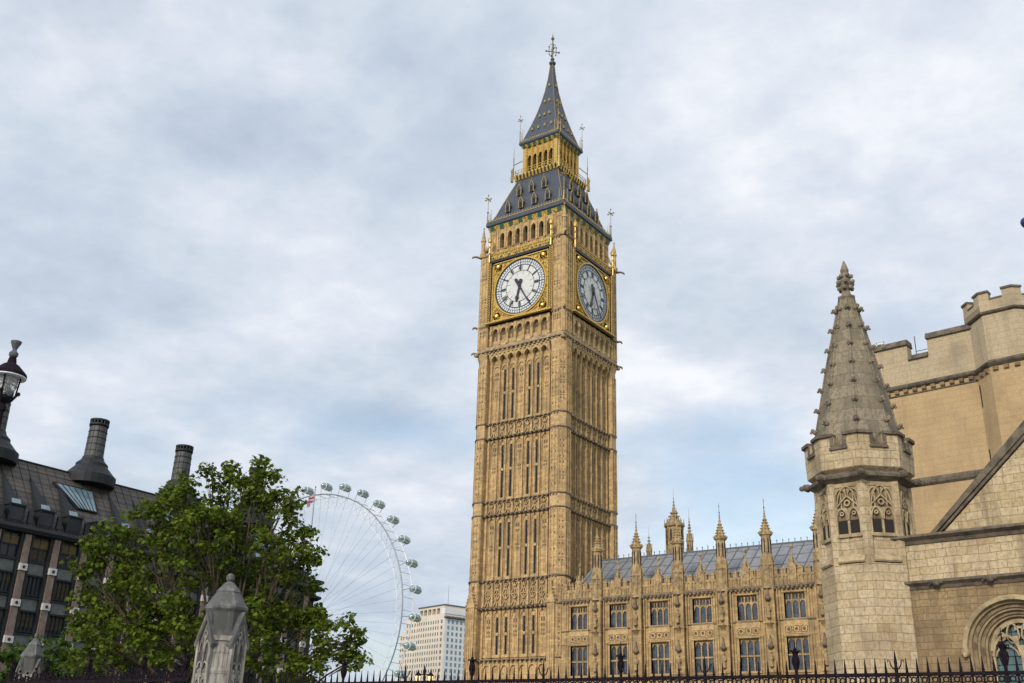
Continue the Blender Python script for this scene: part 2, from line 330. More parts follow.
GRASS = noisy('lawn', (.05,.09,.02), (.08,.13,.03), 2, .95)
ASPH = noisy('asphalt', (.05,.05,.052), (.065,.064,.063), 3, .9)
PAVE = stone('paving_slabs', (.30,.29,.27), (.26,.25,.235), (.16,.15,.14), .9, .6)
PAINT = mat('road_paint', (.75,.75,.72), .7)
# ------------------------------------------------------------------ setting: ground, roads, square
g = MB(); g.box(-3000, 3000, -1500, 4500, -1.0, 0.0); g.build('ground', GRASS, kind='structure')
g = MB(); g.box(-2000, 90, -109, -88.5, .004, .008)   # street past the palace yard
g.box(-60.5, -26, -88.5, 200, .004, .008); g.build('road', ASPH, kind='structure')
g = MB(); g.box(-1200, 90, -88.5, -84.6, 0, .13); g.box(30, 90, -108, -104, .0, .0); g.v = g.v[:8]; g.f = g.f[:6]; g.m = g.m[:6]
g.box(20, 90, -104.0, -95.0, 0.0, .13); g.build('pavement', PAVE, kind='structure')
g = MB()
for i in range(40): g.box(-180+6*i, -177+6*i, -91.8, -91.68, .012, .016)
g.build('road_markings', PAINT, kind='structure')
g = MB(); g.box(-25.9, 90, -82, -9, .0, .02); g.build('yard_paving', PAVE, kind='structure')
g = MB(); g.box(-700, 100, 60, 200, .002, .01); g.build('river', mat('river_water', (.06,.07,.06), .1), kind='structure')

# ------------------------------------------------------------------ the clock tower
TW = thing('clock_tower', 'tall gothic sandstone clock tower with gilded white dials and slate spire', 'clock tower')
BAY = 1.17
def sides(mb, fn, ks=(0,1,2,3)):
    for k in ks: mb.M = RZ(k*PI/2); fn(mb)
    mb.M = I4
def sbuild(fn, name, m, parent, ks=(0,1,2,3), **kw):
    for k in ks:
        q = MB(); q.M = RZ(k*PI/2); fn(q); q.build(name, m, parent, **kw)
def xbar(mb, x0, z0, x1, z1, t, y0, y1):   # diagonal bar in the XZ plane
    d = Vector((x1-x0, z1-z0)).normalized(); nx, nz = -d.y*t/2, d.x*t/2
    mb.prism([(x0+nx,z0+nz),(x1+nx,z1+nz),(x1-nx,z1-nz),(x0-nx,z0-nz)], y0, y1)
def pier_loft(mb, H, c, prof_z, inner=4.56, core=5.2):
    rings = []
    for (h, z) in prof_z:
        rings.append([(inner,-core,z),(inner,-h,z),(h-c,-h,z),(h,-h+c,z),(h,-inner,z),(core,-inner,z),(core,-core,z)])
    mb.loft(rings)
b = MB(); b.sq([(5.5, 0), (5.5, 47.4)]); b.build('shaft', STONE, TW)
stages = [(12.25, 17.2), (20.45, 27.45), (29.25, 36.45), (38.45, 45.7)]
def stage_side(mb):
    for z0, z1 in stages:
        for i in range(8):
            x = -4.1+BAY*i; mb.box(x-.07, x+.07, -5.86, -5.3, z0, z1)
            mb.box(x-.14, x+.14, -5.60, -5.3, z0, z1)
        for i in range(7):
            x = -3.51+BAY*i; slit = i in (1,2,4,5)
            if not slit: mb.box(x-.03, x+.03, -5.57, -5.3, z0, z1-.6)
            else:
                for s in (-1, 1): mb.box(x+s*.22-.025, x+s*.22+.025, -5.57, -5.3, z0, z1-.5)
                mb.box(x-.3, x+.3, -5.57, -5.3, (z0+z1)/2-.18, (z0+z1)/2+.12)
            for zt in ((z1, z1-.7, z1-.2),):
                mb.spandrel(x, .81, zt[1], zt[2], zt[0], -5.62, -5.3, 3)
            mb.box(x-.42, x+.42, -5.63, -5.3, z0, z0+.3)
    for i in range(8):
        x = -4.1+BAY*i; mb.box(x-.1, x+.1, -5.8, -5.3, 9.0, 11.9)
    for i in range(7): mb.spandrel(-3.51+BAY*i, .9, 10.9, 11.5, 11.9, -5.7, -5.3, 3)
def dots(mb):  # dark blocks that paint shade into the carved hollows
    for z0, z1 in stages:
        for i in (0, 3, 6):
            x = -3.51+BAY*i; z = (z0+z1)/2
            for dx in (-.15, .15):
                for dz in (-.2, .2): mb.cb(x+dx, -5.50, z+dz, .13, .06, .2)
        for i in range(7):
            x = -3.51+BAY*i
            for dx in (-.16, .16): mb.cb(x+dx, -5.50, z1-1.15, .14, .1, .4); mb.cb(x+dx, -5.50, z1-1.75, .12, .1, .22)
        for q in range(4):                      # small dark blocks on the corner piers, painting shade in sockets
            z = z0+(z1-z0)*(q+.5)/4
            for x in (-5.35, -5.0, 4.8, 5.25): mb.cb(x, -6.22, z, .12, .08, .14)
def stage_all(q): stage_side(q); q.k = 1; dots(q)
sbuild(stage_all, 'panel_tracery', [STONE, SHADOWSTONE], TW)
for k in range(4):
    for z0, z1 in stages:
        for i in (1,2,4,5):
            b = MB(); b.M = RZ(k*PI/2); x = -3.51+BAY*i; zm = (z0+z1)/2
            b.box(x-.14, x+.14, -5.52, -5.4, z0+.35, z1-.75); b.build('window', DGLASS, TW)
# corner piers
for k in range(4):
    b = MB(); b.M = RZ(k*PI/2)
    pier_loft(b, 6.2, .6, [(6.35, 0), (6.35, 17.3), (6.2, 17.7), (6.2, 46.3), (6.32, 46.9), (6.32, 47.2)])
    for z0, z1 in [(12.3, 17.1), (17.7, 20.1)]+stages[1:]:
        H = 6.35 if z1 < 17.5 else 6.2
        for t in (4.62, 5.06, 5.5):
            b.box(t, t+.12, -H-.09, -H+.1, z0, z1); b.box(H-.1, H+.09, -t-.12, -t, z0, z1)
        b.spandrel(4.91, .32, z1-.4, z1-.1, z1, -H-.07, -H+.1, 3); b.spandrel(5.34, .32, z1-.4, z1-.1, z1, -H-.07, -H+.1, 3)
    for z0, z1 in [(12.3, 17.1), (17.7, 20.1)]+stages[1:]:
        b.M = RZ(k*PI/2); H = 6.35 if z1 < 17.5 else 6.2; n = 4 if z1-z0 > 4 else 2
        zs = [z0+(z1-z0)*(q+1)/n for q in range(n-1)]
        for z in zs:
            b.box(4.6, 5.62, -H-.07, -H+.1, z, z+.1); b.box(H-.1, H+.07, -5.62, -4.6, z, z+.1)
        b.M = RZ(k*PI/2+PI/4); d = (2*H-.6)/math.sqrt(2)
        for t in (-.36, 0, .36): b.box(t-.045, t+.045, -d-.08, -d+.1, z0, z1)
        for z in zs: b.box(-.4, .4, -d-.06, -d+.1, z, z+.1)
        for t in (-.18, .18): b.spandrel(t, .27, z1-.45, z1-.1, z1, -d-.06, -d+.1, 3)
        b.k = 1
        for z in zs:
            for t in (-.18, .18): b.cb(t, -d-.0, z-.3, .12, .05, .2); b.cb(t, -d-.0, z+.35, .12, .05, .2)
        b.k = 0
    b.build('corner_pier', [STONE, SHADOWSTONE], TW)
# bands of blind tracery
def band(mb, z0, z1, full=False):
    for i in range(8): mb.box(-4.1+BAY*i-.1, -4.1+BAY*i+.1, -5.9, -5.3, z0, z1)
    n = 2 if z1-z0 > 2 else 1
    for i in range(7):
        x = -3.51+BAY*i
        for q in range(n):
            a = z0+(z1-z0)*q/n; c = z0+(z1-z0)*(q+1)/n
            xbar(mb, x-.45, a+.05, x+.45, c-.05, .09, -5.80, -5.55); xbar(mb, x-.45, c-.05, x+.45, a+.05, .09, -5.80, -5.55)
            mb.box(x-.46, x+.46, -5.80, -5.55, c-.09, c); mb.box(x-.05, x+.05, -5.80, -5.55, a, c)
bands = [(17.55, 20.2), (27.7, 29.0), (36.7, 38.2)]
for z0, z1 in bands:
    sbuild(lambda m: m.box(-4.6, 4.6, -5.62, -5.3, z0, z1), 'band_ground', CARVED, TW)
    sbuild(lambda m: band(m, z0, z1), 'tracery_band', STONE, TW)
# string courses, one per level
def string(z, h, core, pier, name='string_course', m=None, teeth=True):
    b = MB()
    def f(mb):
        mb.xprism([(-5.3, z-h/2), (-core+.12, z-h/2), (-core, z), (-core, z+h/2), (-5.3, z+h/2)], -4.5, 4.5)
        if teeth:
            for i in range(15): x = -4.1+BAY/2*i; mb.box(x-.1, x+.1, -core-.07, -5.3, z-h/2-.12, z+.02)
    sides(b, f)
    for k in range(4):
        b.M = RZ(k*PI/2); pier_loft(b, pier, .6, [(pier-.12, z-h/2-.02), (pier, z), (pier, z+h/2+.02), (pier-.1, z+h/2+.1)], 4.45)
        if teeth:
            for t in (4.7, 5.1, 5.5): b.box(t-.07, t+.07, -pier-.06, -pier+.2, z-h/2-.14, z)
    b.M = I4; b.build(name, m or CARVED, TW)
for z, core, pier in ((12.0, 6.1, 6.5), (17.38, 6.15, 6.52), (20.32, 6.1, 6.42), (27.58, 6.08, 6.38), (29.12, 6.08, 6.38), (36.58, 6.08, 6.38), (38.33, 6.08, 6.38)): string(z, .13, core-.06, pier-.08, m=SOOT)
# gablets on the lower buttresses
for k in range(4):
    for s in (-1, 1):
        b = MB(); b.M = RZ(k*PI/2); x = s*5.15
        b.prism([(x-.52, 17.5), (x+.52, 17.5), (x, 19.1)], -6.66, -6.1); b.box(x-.4, x+.4, -6.56, -6.1, 0, 17.5)
        for dx in (-.4, -.13, .13, .4): b.box(x+dx-.04, x+dx+.04, -6.63, -6.1, 9, 17.4)
        b.box(x-.06, x+.06, -6.6, -6.48, 19.1, 19.9); b.ball((x, -6.54, 19.75), .16)
        for q in range(4): b.ball((x-.55+q*.14, -6.55, 17.9+q*.36), .1, 6, 4); b.ball((x+.55-q*.14, -6.55, 17.9+q*.36), .1, 6, 4)
        b.build('buttress_gable', STONE, TW)
# corbel table below the clock stage
def corb(mb):
    for i in range(8):
        x = -4.1+BAY*i
        mb.xprism([(-5.3, 45.3), (-5.7, 45.45), (-6.15, 46.5), (-6.3, 47.0), (-5.3, 47.0)], x-.16, x+.16)
    for i in range(7): mb.spandrel(-3.51+BAY*i, .86, 46.05, 46.65, 47.0, -6.2, -5.7, 4)
    for i in range(14): mb.cb(-3.8+.585*i, -6.2, 46.95, .2, .3, .2)
sbuild(corb, 'corbel_table', CARVE, TW)
b = MB(); b.sq([(5.9, 46.95), (6.12, 47.05), (6.15, 47.3), (6.42, 47.38), (6.42, 47.56), (6.3, 47.6), (6.22, 47.95), (5.9, 48.0)], .3)
for k in range(4):
    b.M = RZ(k*PI/2)
    for i in range(20): b.cb(-6.0+.63*i, -6.26, 47.22, .24, .24, .2)
    b.ball((6.25, -6.25, 47.25), .26, 6, 4)
b.M = I4; b.build('cornice', CARVED, TW)
# arcade stage with small niches
b = MB(); b.sq([(5.75, 47.9), (5.75, 60.2)])
for k in range(4): b.M = RZ(k*PI/2); pier_loft(b, 6.25, .22, [(6.25, 47.95), (6.25, 60.2)], 4.62)
b.M = I4; b.build('clock_stage', STONE, TW)
def arcade(mb):
    for i in range(8): x = -4.1+BAY*i; mb.box(x-.17, x+.17, -6.28, -5.7, 48.0, 50.6); mb.xprism([(-6.25,49.2),(-6.42,49.5),(-6.42,49.8),(-6.25,50.1)], x-.12, x+.12)
    for i in range(7): x = -3.51+BAY*i; mb.spandrel(x, .86, 49.5, 50.15, 50.6, -6.2, -5.7, 4); mb.box(x-.45, x+.45, -6.1, -5.7, 48.0, 48.55)
    for t in (4.72, 5.2, 5.68):
        mb.box(t, t+.1, -6.33, -6.2, 48.1, 60.0); mb.box(-t-.1, -t, -6.33, -6.2, 48.1, 60.0)
    for s in (-1, 1):
        for z in (50.2, 53.3, 56.6, 59.4): mb.box(s*5.25-.52, s*5.25+.52, -6.31, -6.2, z, z+.16)
def nic(mb):  # niche shade put in as dark slabs and blocks
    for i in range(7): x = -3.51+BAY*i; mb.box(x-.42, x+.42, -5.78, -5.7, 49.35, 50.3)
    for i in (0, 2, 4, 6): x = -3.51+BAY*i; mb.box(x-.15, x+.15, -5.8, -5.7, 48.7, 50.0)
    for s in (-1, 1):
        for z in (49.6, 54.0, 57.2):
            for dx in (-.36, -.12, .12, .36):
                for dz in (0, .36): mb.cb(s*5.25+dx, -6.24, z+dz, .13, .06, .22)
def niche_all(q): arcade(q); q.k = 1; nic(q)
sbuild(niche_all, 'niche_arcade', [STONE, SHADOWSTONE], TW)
string(50.72, .2, 5.9, 6.42)
string(60.3, .2, 5.9, 6.42)
# clock faces
def dial(k):
    M = RZ(k*PI/2) @ Matrix.Translation((0, -.42, 0)) @ Matrix.Translation((0,0,55)) @ Matrix.Diagonal((1.03, 1, 1.03, 1)) @ Matrix.Translation((0,0,-55)); D = 55.0
    b = MB(); b.M = RZ(k*PI/2); b.box(-4.62, 4.62, -6.15, -5.6, 50.85, 60.25); b.build('dial_wall', STONE, TW)
    b = MB(); b.M = M; b.annulus(0, D, 1.95, 3.45, -5.86, -5.8, 64); d = b.build('clock_dial', DIALG, TW)
    b = MB(); b.M = M; b.prism([(1.97*math.cos(2*PI*i/40), D+1.97*math.sin(2*PI*i/40)) for i in range(40)], -5.88, -5.79); b.build('dial_center', DIALW, d)
    b = MB(); b.M = M; b.annulus(0, D, 2.0, 2.68, -5.875, -5.84, 64); b.build('dial_ring', DIALW, d)
    b = MB(); b.M = M
    for r0, r1 in ((3.36, 3.52), (2.66, 2.74), (1.93, 1.98), (3.02, 3.045)): b.annulus(0, D, r0, r1, -5.91, -5.86, 72)
    for i in range(60):                        # minute squares
        a = 2*PI*i/60; c, s = math.cos(a), math.sin(a)
        xbar(b, 3.04*c, D+3.04*s, 3.36*c, D+3.36*s, .045, -5.9, -5.86)
        a += PI/60; c, s = math.cos(a), math.sin(a)
        if i % 5 not in (0, 4): xbar(b, 2.72*c, D+2.72*s, 2.96*c, D+2.96*s, .025, -5.9, -5.86)
    for i in range(12):
        a = PI/2-2*PI*i/12; c, s = math.cos(a), math.sin(a); xbar(b, 1.95*c, D+1.95*s, 3.4*c, D+3.4*s, .085, -5.905, -5.86); xbar(b, 1.95*c, D+1.95*s, 2.7*c, D+2.7*s, .15, -5.9, -5.86)
        a += PI/12; c, s = math.cos(a), math.sin(a); xbar(b, 1.4*c, D+1.4*s, 1.95*c, D+1.95*s, .02, -5.9, -5.87)
    b.build('minute_track', BLACK, d)
    b = MB(); b.M = M                           # roman numerals standing on the ring, tops outwards
    num = ['XII','I','II','III','IIII','V','VI','VII','VIII','IX','X','XI']; num[4] = 'IV'
    wd = {'I': .15, 'V': .32, 'X': .34}
    for i, s_ in enumerate(num):
        a = PI/2-2*PI*i/12; er = (math.cos(a), math.sin(a)); et = (math.sin(a), -math.cos(a)); tw = sum(wd[q] for q in s_); x = -tw/2
        def P(u, v): return (er[0]*v+et[0]*u, D+er[1]*v+et[1]*u)
        def st(u0, v0, u1, v1, t): p, q = P(u0, v0), P(u1, v1); xbar(b, p[0], p[1], q[0], q[1], t, -5.915, -5.87)
        for q in s_:
            w = wd[q]; c = x+w/2; lo, hi = 2.06, 2.6
            if q == 'I': st(c, lo, c, hi, .06)
            if q == 'V': st(c-.11, hi, c, lo, .06); st(c+.11, hi, c, lo, .035)
            if q == 'X': st(c-.11, hi, c+.11, lo, .06); st(c+.11, hi, c-.11, lo, .035)
            x += w
    b.build('numeral', BLACK, d, kind='stuff')
    for nm, ang, L, w, tail in (('hour_hand', -192.5, 2.0, .30, .75), ('minute_hand', -150.0, 3.1, .17, .95)):
        a = R(90+ang) ; c, s = math.cos(a), math.sin(a); er = (c, s); et = (s, -c); b = MB(); b.M = M
        def P(u, v): return (er[0]*v+et[0]*u, D+er[1]*v+et[1]*u)
        y = -6.05 if nm == 'hour_hand' else -6.18
        if nm == 'hour_hand': pl = [(-.12,-.2),(-.24,-.5),(-.22,-.75),(0,-.85),(.22,-.75),(.24,-.5),(.12,-.2),(.12,1.25),(.27,1.5),(0,2.05),(-.27,1.5),(-.12,1.25)]
        else: pl = [(-.11,-.2),(-.22,-.8),(-.12,-1.05),(.12,-1.05),(.22,-.8),(.11,-.2),(.09,1.2),(.04,3.15),(-.04,3.15),(-.09,1.2)]
        b.prism([P(u, v) for u, v in pl], y, y+.08); b.prism([(.2*math.cos(2*PI*i/12), D+.2*math.sin(2*PI*i/12)) for i in range(12)], y-.03, y+.1); b.build(nm, BLACK, d)
    fr = MB(); fr.M = M; fr.box(-4.6, 4.6, -6.0, -5.7, 50.85, 51.2); fr.box(-4.6, 4.6, -6.02, -5.7, 58.95, 59.2)
    for s in (-1, 1): fr.box(s*4.2-.35 if s < 0 else 4.2, -4.2 if s < 0 else 4.55, -6.06, -5.7, 51.2, 58.95)
    fr.box(-4.2, 4.2, -5.8, -5.7, 51.2, 51.4); fr.box(-4.2, 4.2, -5.8, -5.7, 58.6, 58.95)
    f0 = fr.build('dial_frame', BLACK, TW)
    g = MB(); g.M = M
    g.box(-4.62, 4.62, -6.4, -6.0, 50.9, 51.06); g.box(-3.95, 3.95, -5.97, -5.8, 51.28, 51.38); g.box(-3.95, 3.95, -5.97, -5.8, 58.62, 58.72)
    for s in (-1, 1):
        g.box(s*3.9-.05, s*3.9+.05, -5.97, -5.8, 51.3, 58.7)
        for q in range(26):
            z = 51.2+.3*q; g.cb(s*4.3, -6.1, z+.08, .11, .1, .14); g.cb(s*4.44, -6.1, z+.22, .11, .1, .14)
        g.box(s*4.55-.04, s*4.55+.04, -6.12, -6.0, 51.1, 59.0); g.box(s*4.19-.03, s*4.19+.03, -6.1, -6.0, 51.2, 58.9)
        g.lathe(s*4.38, -6.2, [(.09, 59.0), (.1, 60.0), (.16, 60.1), (.09, 60.3), (.1, 60.9), (.16, 61.0), (.1, 61.15), (.1, 61.6), (.24, 61.75), (.3, 62.05), (.18, 62.35), (.1, 62.4), (.02, 62.7)], 8)
    g.build('gilt_frame', GOLDB, f0)
    c = MB(); c.M = M                           # gilded spandrels round the dial
    n = 48
    for i in range(n):
        a0, a1 = 2*PI*i/n, 2*PI*(i+1)/n
        def out(a):
            q = 3.84/max(abs(math.cos(a)), abs(math.sin(a))); return (q*math.cos(a), D+q*math.sin(a))
        r = 3.5; c.prism([(r*math.cos(a0), D+r*math.sin(a0)), out(a0), out(a1), (r*math.cos(a1), D+r*math.sin(a1))], -5.84, -5.78)
    c.build('spandrel_ground', GOLDX, f0)
    c = MB(); c.M = M; c.annulus(0, D, 3.52, 3.68, -5.99, -5.8, 64)
    for sx in (-1, 1):
        for sz in (-1, 1):
            c.ball((sx*3.2, -5.9, D+sz*3.2), .3, 8, 5)
            for q in range(3):
                t = q/3; c.annulus(sx*(3.2), D+sz*3.2, .36, .5, -5.93, -5.82, 12)
            for (dx, dz) in ((.45, 1.35), (1.35, .45), (.3, 2.0), (2.0, .3), (.2,.65), (.65,.2), (.85,.15), (.15,.85), (.45,.9)): 
                x, z = sx*(3.65-dx), D+sz*(3.65-dz)
                if math.hypot(x, z-D) > 3.75: c.ball((x, -5.87, z), .13, 6, 4)
    c.build('gilt_spandrel', GOLD, f0)
    c = MB(); c.M = M; c.box(-4.2, 4.2, -6.02, -5.7, 59.25, 60.1); c.k = 1
    for i in range(8): c.cb(-3.9+1.114*i, -6.03, 59.45, .3, .06, .22)
    c.k = 2
    for i in range(27): c.cb(-4.1+.315*i, -6.05, 59.95, .16, .12, .16); c.cb(-4.0+.315*i, -6.04, 59.3, .1, .1, .1)
    for i in range(14): c.cb(-4.0+.615*i, -6.05, 59.68, .2, .08, .18)
    c.build('gilt_frieze', [GOLDX, GREEN, GOLDB], f0)
for k in range(4): dial(k)
# belfry
b = MB(); b.sq([(4.7, 60.0), (4.7, 64.2)]); b.build('belfry_darkness', VOID, TW)
def bel(mb):
    mb.box(-4.75, 4.75, -5.42, -4.65, 60.2, 61.35)
    for i in range(8): x = -4.1+BAY*i; mb.box(x-.25, x+.25, -5.5, -4.65, 61.35, 64.1); mb.box(x-.09, x+.09, -5.62, -5.4, 61.2, 64.1)
    for i in range(7): mb.spandrel(-3.51+BAY*i, .67, 63.0, 63.55, 64.1, -5.45, -4.9, 4)
    mb.box(4.34, 5.45, -5.45, -4.34, 60.2, 64.1)
    for s in (-1, 1):
        for z in (61.0, 62.3, 63.5): mb.box(s*4.9-.45, s*4.9+.45, -5.52, -5.4, z, z+.14)
        for dx in (-.4, 0, .4): mb.box(s*4.9+dx-.05, s*4.9+dx+.05, -5.53, -5.4, 60.3, 64.0)
    for i in range(28): mb.cb(-4.1+.304*i, -5.48, 61.3, .15, .12, .14)
def bel_all(m): bel(m); m.k = 1; [m.cb(-4.0+.29*i, -5.44, 60.55+.28*((i*7) % 3), .16, .08, .16) for i in range(28)]
sbuild(bel_all, 'belfry', [STONE, GOLD], TW)
b = MB(); b.sq([(5.4, 64.0), (5.5, 64.1), (5.68, 64.75)]); b.k = 1
sides(b, lambda m: [m.add([(x-.28,-5.56,64.15),(x+.28,-5.56,64.15),(x+.28,-5.73,64.7),(x-.28,-5.73,64.7)], [(0,1,2,3)]) for x in [-5.0+1.43*i for i in range(8)]]); b.build('eave_cove', [GOLDX, GREEN], TW)
b = MB(); b.sq([(5.72, 64.72), (5.86, 64.85), (5.82, 65.35), (5.55, 65.55)]); b.build('gutter', SLATE, TW)
b = MB()
def crest(mb, h, z, st, s=.06, hh=.3):
    n = int(2*h/st)
    for i in range(n+1): x = -h+2*h*i/n; mb.cb(x, -h, z+hh/2, s, s, hh); mb.ball((x, -h, z+hh), s*1.3, 5, 3)
sides(b, lambda m: (crest(m, 5.62, 65.5, .4), m.cb(0, -5.62, 65.55, 11.2, .07, .07))); b.build('gilt_cresting', GOLDB, TW)
RP = [(5.5, 65.4), (4.95, 66.6), (4.4, 68.3), (3.85, 69.9), (3.35, 71.3), (3.05, 72.3)]
b = MB(); b.sq(RP); RF = b.build('roof', SLATE, TW)
def rh(z, prof):
    for (h0, z0), (h1, z1) in zip(prof, prof[1:]):
        if z0 <= z <= z1: return h0+(h1-h0)*(z-z0)/(z1-z0)
    return prof[-1][0]
def dormer(k, x, z, w=.62, h=.85):
    H = rh(z, RP); b = MB(); b.M = RZ(k*PI/2); y = -H-.22
    b.prism([(x-w/2, z), (x+w/2, z), (x+w/2, z+h), (x, z+h+.75), (x-w/2, z+h)], y, y+1.0); d = b.build('dormer', SLATE, RF)
    b = MB(); b.M = RZ(k*PI/2); b.box(x-w*.28, x+w*.28, y-.02, y+.05, z+.1, z+h*.95)
    b.build('dormer_opening', VOID, d)
    b = MB(); b.M = RZ(k*PI/2)
    for s in (-1, 1): b.box(x+s*w/2-.05, x+s*w/2+.05, y-.06, y+.06, z-.05, z+h); xbar(b, x+s*(w/2+.1), z+h-.12, x, z+h+.78, .09, y-.06, y+.08)
    b.ball((x, y, z+h+1.0), .1, 6, 4); b.cb(x, y, z+h+.85, .05, .05, .4)
    for s in (-1, 1): b.ball((x+s*.36, y, z+h+.1), .08, 5, 3)
    b.build('gilt_trim', GOLDD, d)
for k in range(4):
    for x in (-3.0, -1.0, 1.0, 3.0): dormer(k, x, 66.5)
    for x in (-1.9, 0, 1.9): dormer(k, x, 69.0)
def hips(prof, st, s, parent):
    for k in range(4):
        mb = MB(); mb.M = RZ(k*PI/2); z = prof[0][1]+.3
        while z < prof[-1][1]: h = rh(z, prof); mb.ball((h, -h, z), s, 5, 3); z += st
        for (h0, z0), (h1, z1) in zip(prof, prof[1:]): mb.tube((h0,-h0,z0), (h1,-h1,z1), s*.5, None, 5)
        mb.build('gilt_hip', GOLDD, parent)
hips(RP, .6, .10, RF)
# gallery and lantern
b = MB(); b.sq([(3.0, 72.0), (3.1, 72.15), (3.42, 72.6), (3.42, 72.75), (2.6, 72.8)]); b.build('gallery', SLATE, TW)
def gal(mb):
    for i in range(13): x = -3.24+.54*i; mb.xprism([(-3.1,71.95),(-3.3,72.0),(-3.5,72.5),(-3.5,72.72),(-3.1,72.72)], x-.13, x+.13)
    for i in range(14): x = -3.3+.508*i; mb.cb(x, -3.4, 73.1, .05, .05, .75)
    for z in (73.1, 73.45): mb.cb(0, -3.4, z, 6.7, .05, .05)
sbuild(gal, 'gallery_railing', GOLD, TW)
b = MB(); b.sq([(2.1, 72.7), (2.1, 77.0)]); b.build('lantern_darkness', VOID, TW)
def lan(mb):
    for i in range(6):
        x = -2.1+.84*i; mb.box(x-.13, x+.13, -2.62, -2.05, 72.8, 77.0); mb.box(x-.05, x+.05, -2.74, -2.6, 72.8, 76.9)
    for i in range(5):
        x = -1.68+.84*i; mb.spandrel(x, .58, 75.3, 75.85, 77.0, -2.5, -2.2, 4)
        for dx in (-.15, .15): mb.box(x+dx-.03, x+dx+.03, -2.56, -2.45, 75.95, 76.9)
        mb.box(x-.3, x+.3, -2.56, -2.3, 72.8, 73.2)
    mb.box(2.235, 2.66, -2.66, -2.235, 72.8, 77.0)
sbuild(lan, 'lantern', GOLDB, TW)
b = MB(); b.sq([(2.5, 76.95), (2.7, 77.0), (2.95, 77.5)]); b.k = 1
sides(b, lambda m: [m.add([(x-.17,-2.76,77.02),(x+.17,-2.76,77.02),(x+.17,-2.95,77.42),(x-.17,-2.95,77.42)], [(0,1,2,3)]) for x in [-2.4+.8*i for i in range(7)]]); b.build('lantern_cove', [GOLDX, GREEN], TW)
b = MB(); b.sq([(2.98, 77.45), (3.08, 77.6), (3.05, 77.95), (2.85, 78.05)]); b.build('lantern_gutter', SLATE, TW)
sbuild(lambda m: (crest(m, 2.92, 78.0, .27, .05, .24), m.cb(0, -2.92, 78.05, 5.8, .06, .06)), 'lantern_cresting', GOLDB, TW)
SP = [(2.8, 78.0), (2.5, 79.0), (2.02, 80.6), (1.5, 82.5), (1.04, 84.6), (.68, 86.6), (.40, 88.8), (.20, 91.1)]
b = MB(); b.sq(SP); SPI = b.build('spire', SLATE, TW)
hips(SP, 1.1, .07, SPI)
def studs(mb, k):
    for z, xs in ((79.7, (-1.5, -.5, .5, 1.5)), (81.9, (-.75, 0, .75)), (84.4, (-.35, .35)), (87.2, (0,))):
        H = rh(z, SP)
        for x in xs: mb = MB(); mb.M = RZ(k*PI/2); mb.prism([(x-.14, z), (x+.14, z), (x+.14, z+.25), (x, z+.5), (x-.14, z+.25)], -H-.12, -H+.35); mb.build('gilt_lucarne', GOLDD, SPI)
for k in range(4): studs(None, k)
b = MB(); b.lathe(0, 0, [(.2, 91.0), (.42, 91.15), (.5, 91.4), (.25, 91.55), (.16, 91.8)], 8); b.build('finial_collar', SLATE, TW)
b = MB(); b.lathe(0, 0, [(.14, 91.7), (.3, 92.0), (.14, 92.3), (.1, 92.6), (.09, 95.2), (.25, 95.5), (.08, 95.8), (.02, 96.4)], 8)
for k in range(4):
    b.M = RZ(k*PI/2+PI/4); b.tube((0,0,93.3), (.85,0,93.3), .06); b.ball((.9,0,93.3), .15, 6, 4); b.tube((.5,0,92.8), (.5,0,94.0), .05); b.ball((.5,0,94.05), .12, 6, 4); b.path([(.1,0,94.6),(.35,0,94.5),(.5,0,94.0)], .04); b.ball((.42,0,92.75), .1, 6, 4)
b.M = I4; b.build('finial', noisy('finial_metal', (.16,.13,.08), (.07,.065,.06), 6, .5, .3), TW)
# pinnacles
def cross_pin(k, r, z0, z1, s=1.0):
    b = MB(); b.M = RZ(k*PI/2+PI/4); b.lathe(r, 0, [(.1*s, z0), (.07*s, z0+(z1-z0)*.3), (.04*s, z0+(z1-z0)*.35), (.03*s, z1-.1), (.01, z1)], 6)
    zc = z0+(z1-z0)*.8
    for q in range(2):
        a = PI/4+q*PI/2; d = Vector((math.cos(a), math.sin(a), 0))*.42*s; c = Vector((r, 0, zc)); b.tube(c-d, c+d, .05*s)
        for e in (c-d, c+d): b.ball(e, .11*s, 6, 4)
    b.ball((r, 0, z0+(z1-z0)*.36), .14*s, 6, 4); b.ball((r, 0, z1-.25), .1*s, 6, 4)
    for q in (-1, 1): b.tube((r-.35*s, q*.5*s, z0-.1), (r-.35*s, q*.5*s, z0+(z1-z0)*.42), .05*s, .02)
    b.M = I4; b.build('gilt_pinnacle', GOLDD, TW)
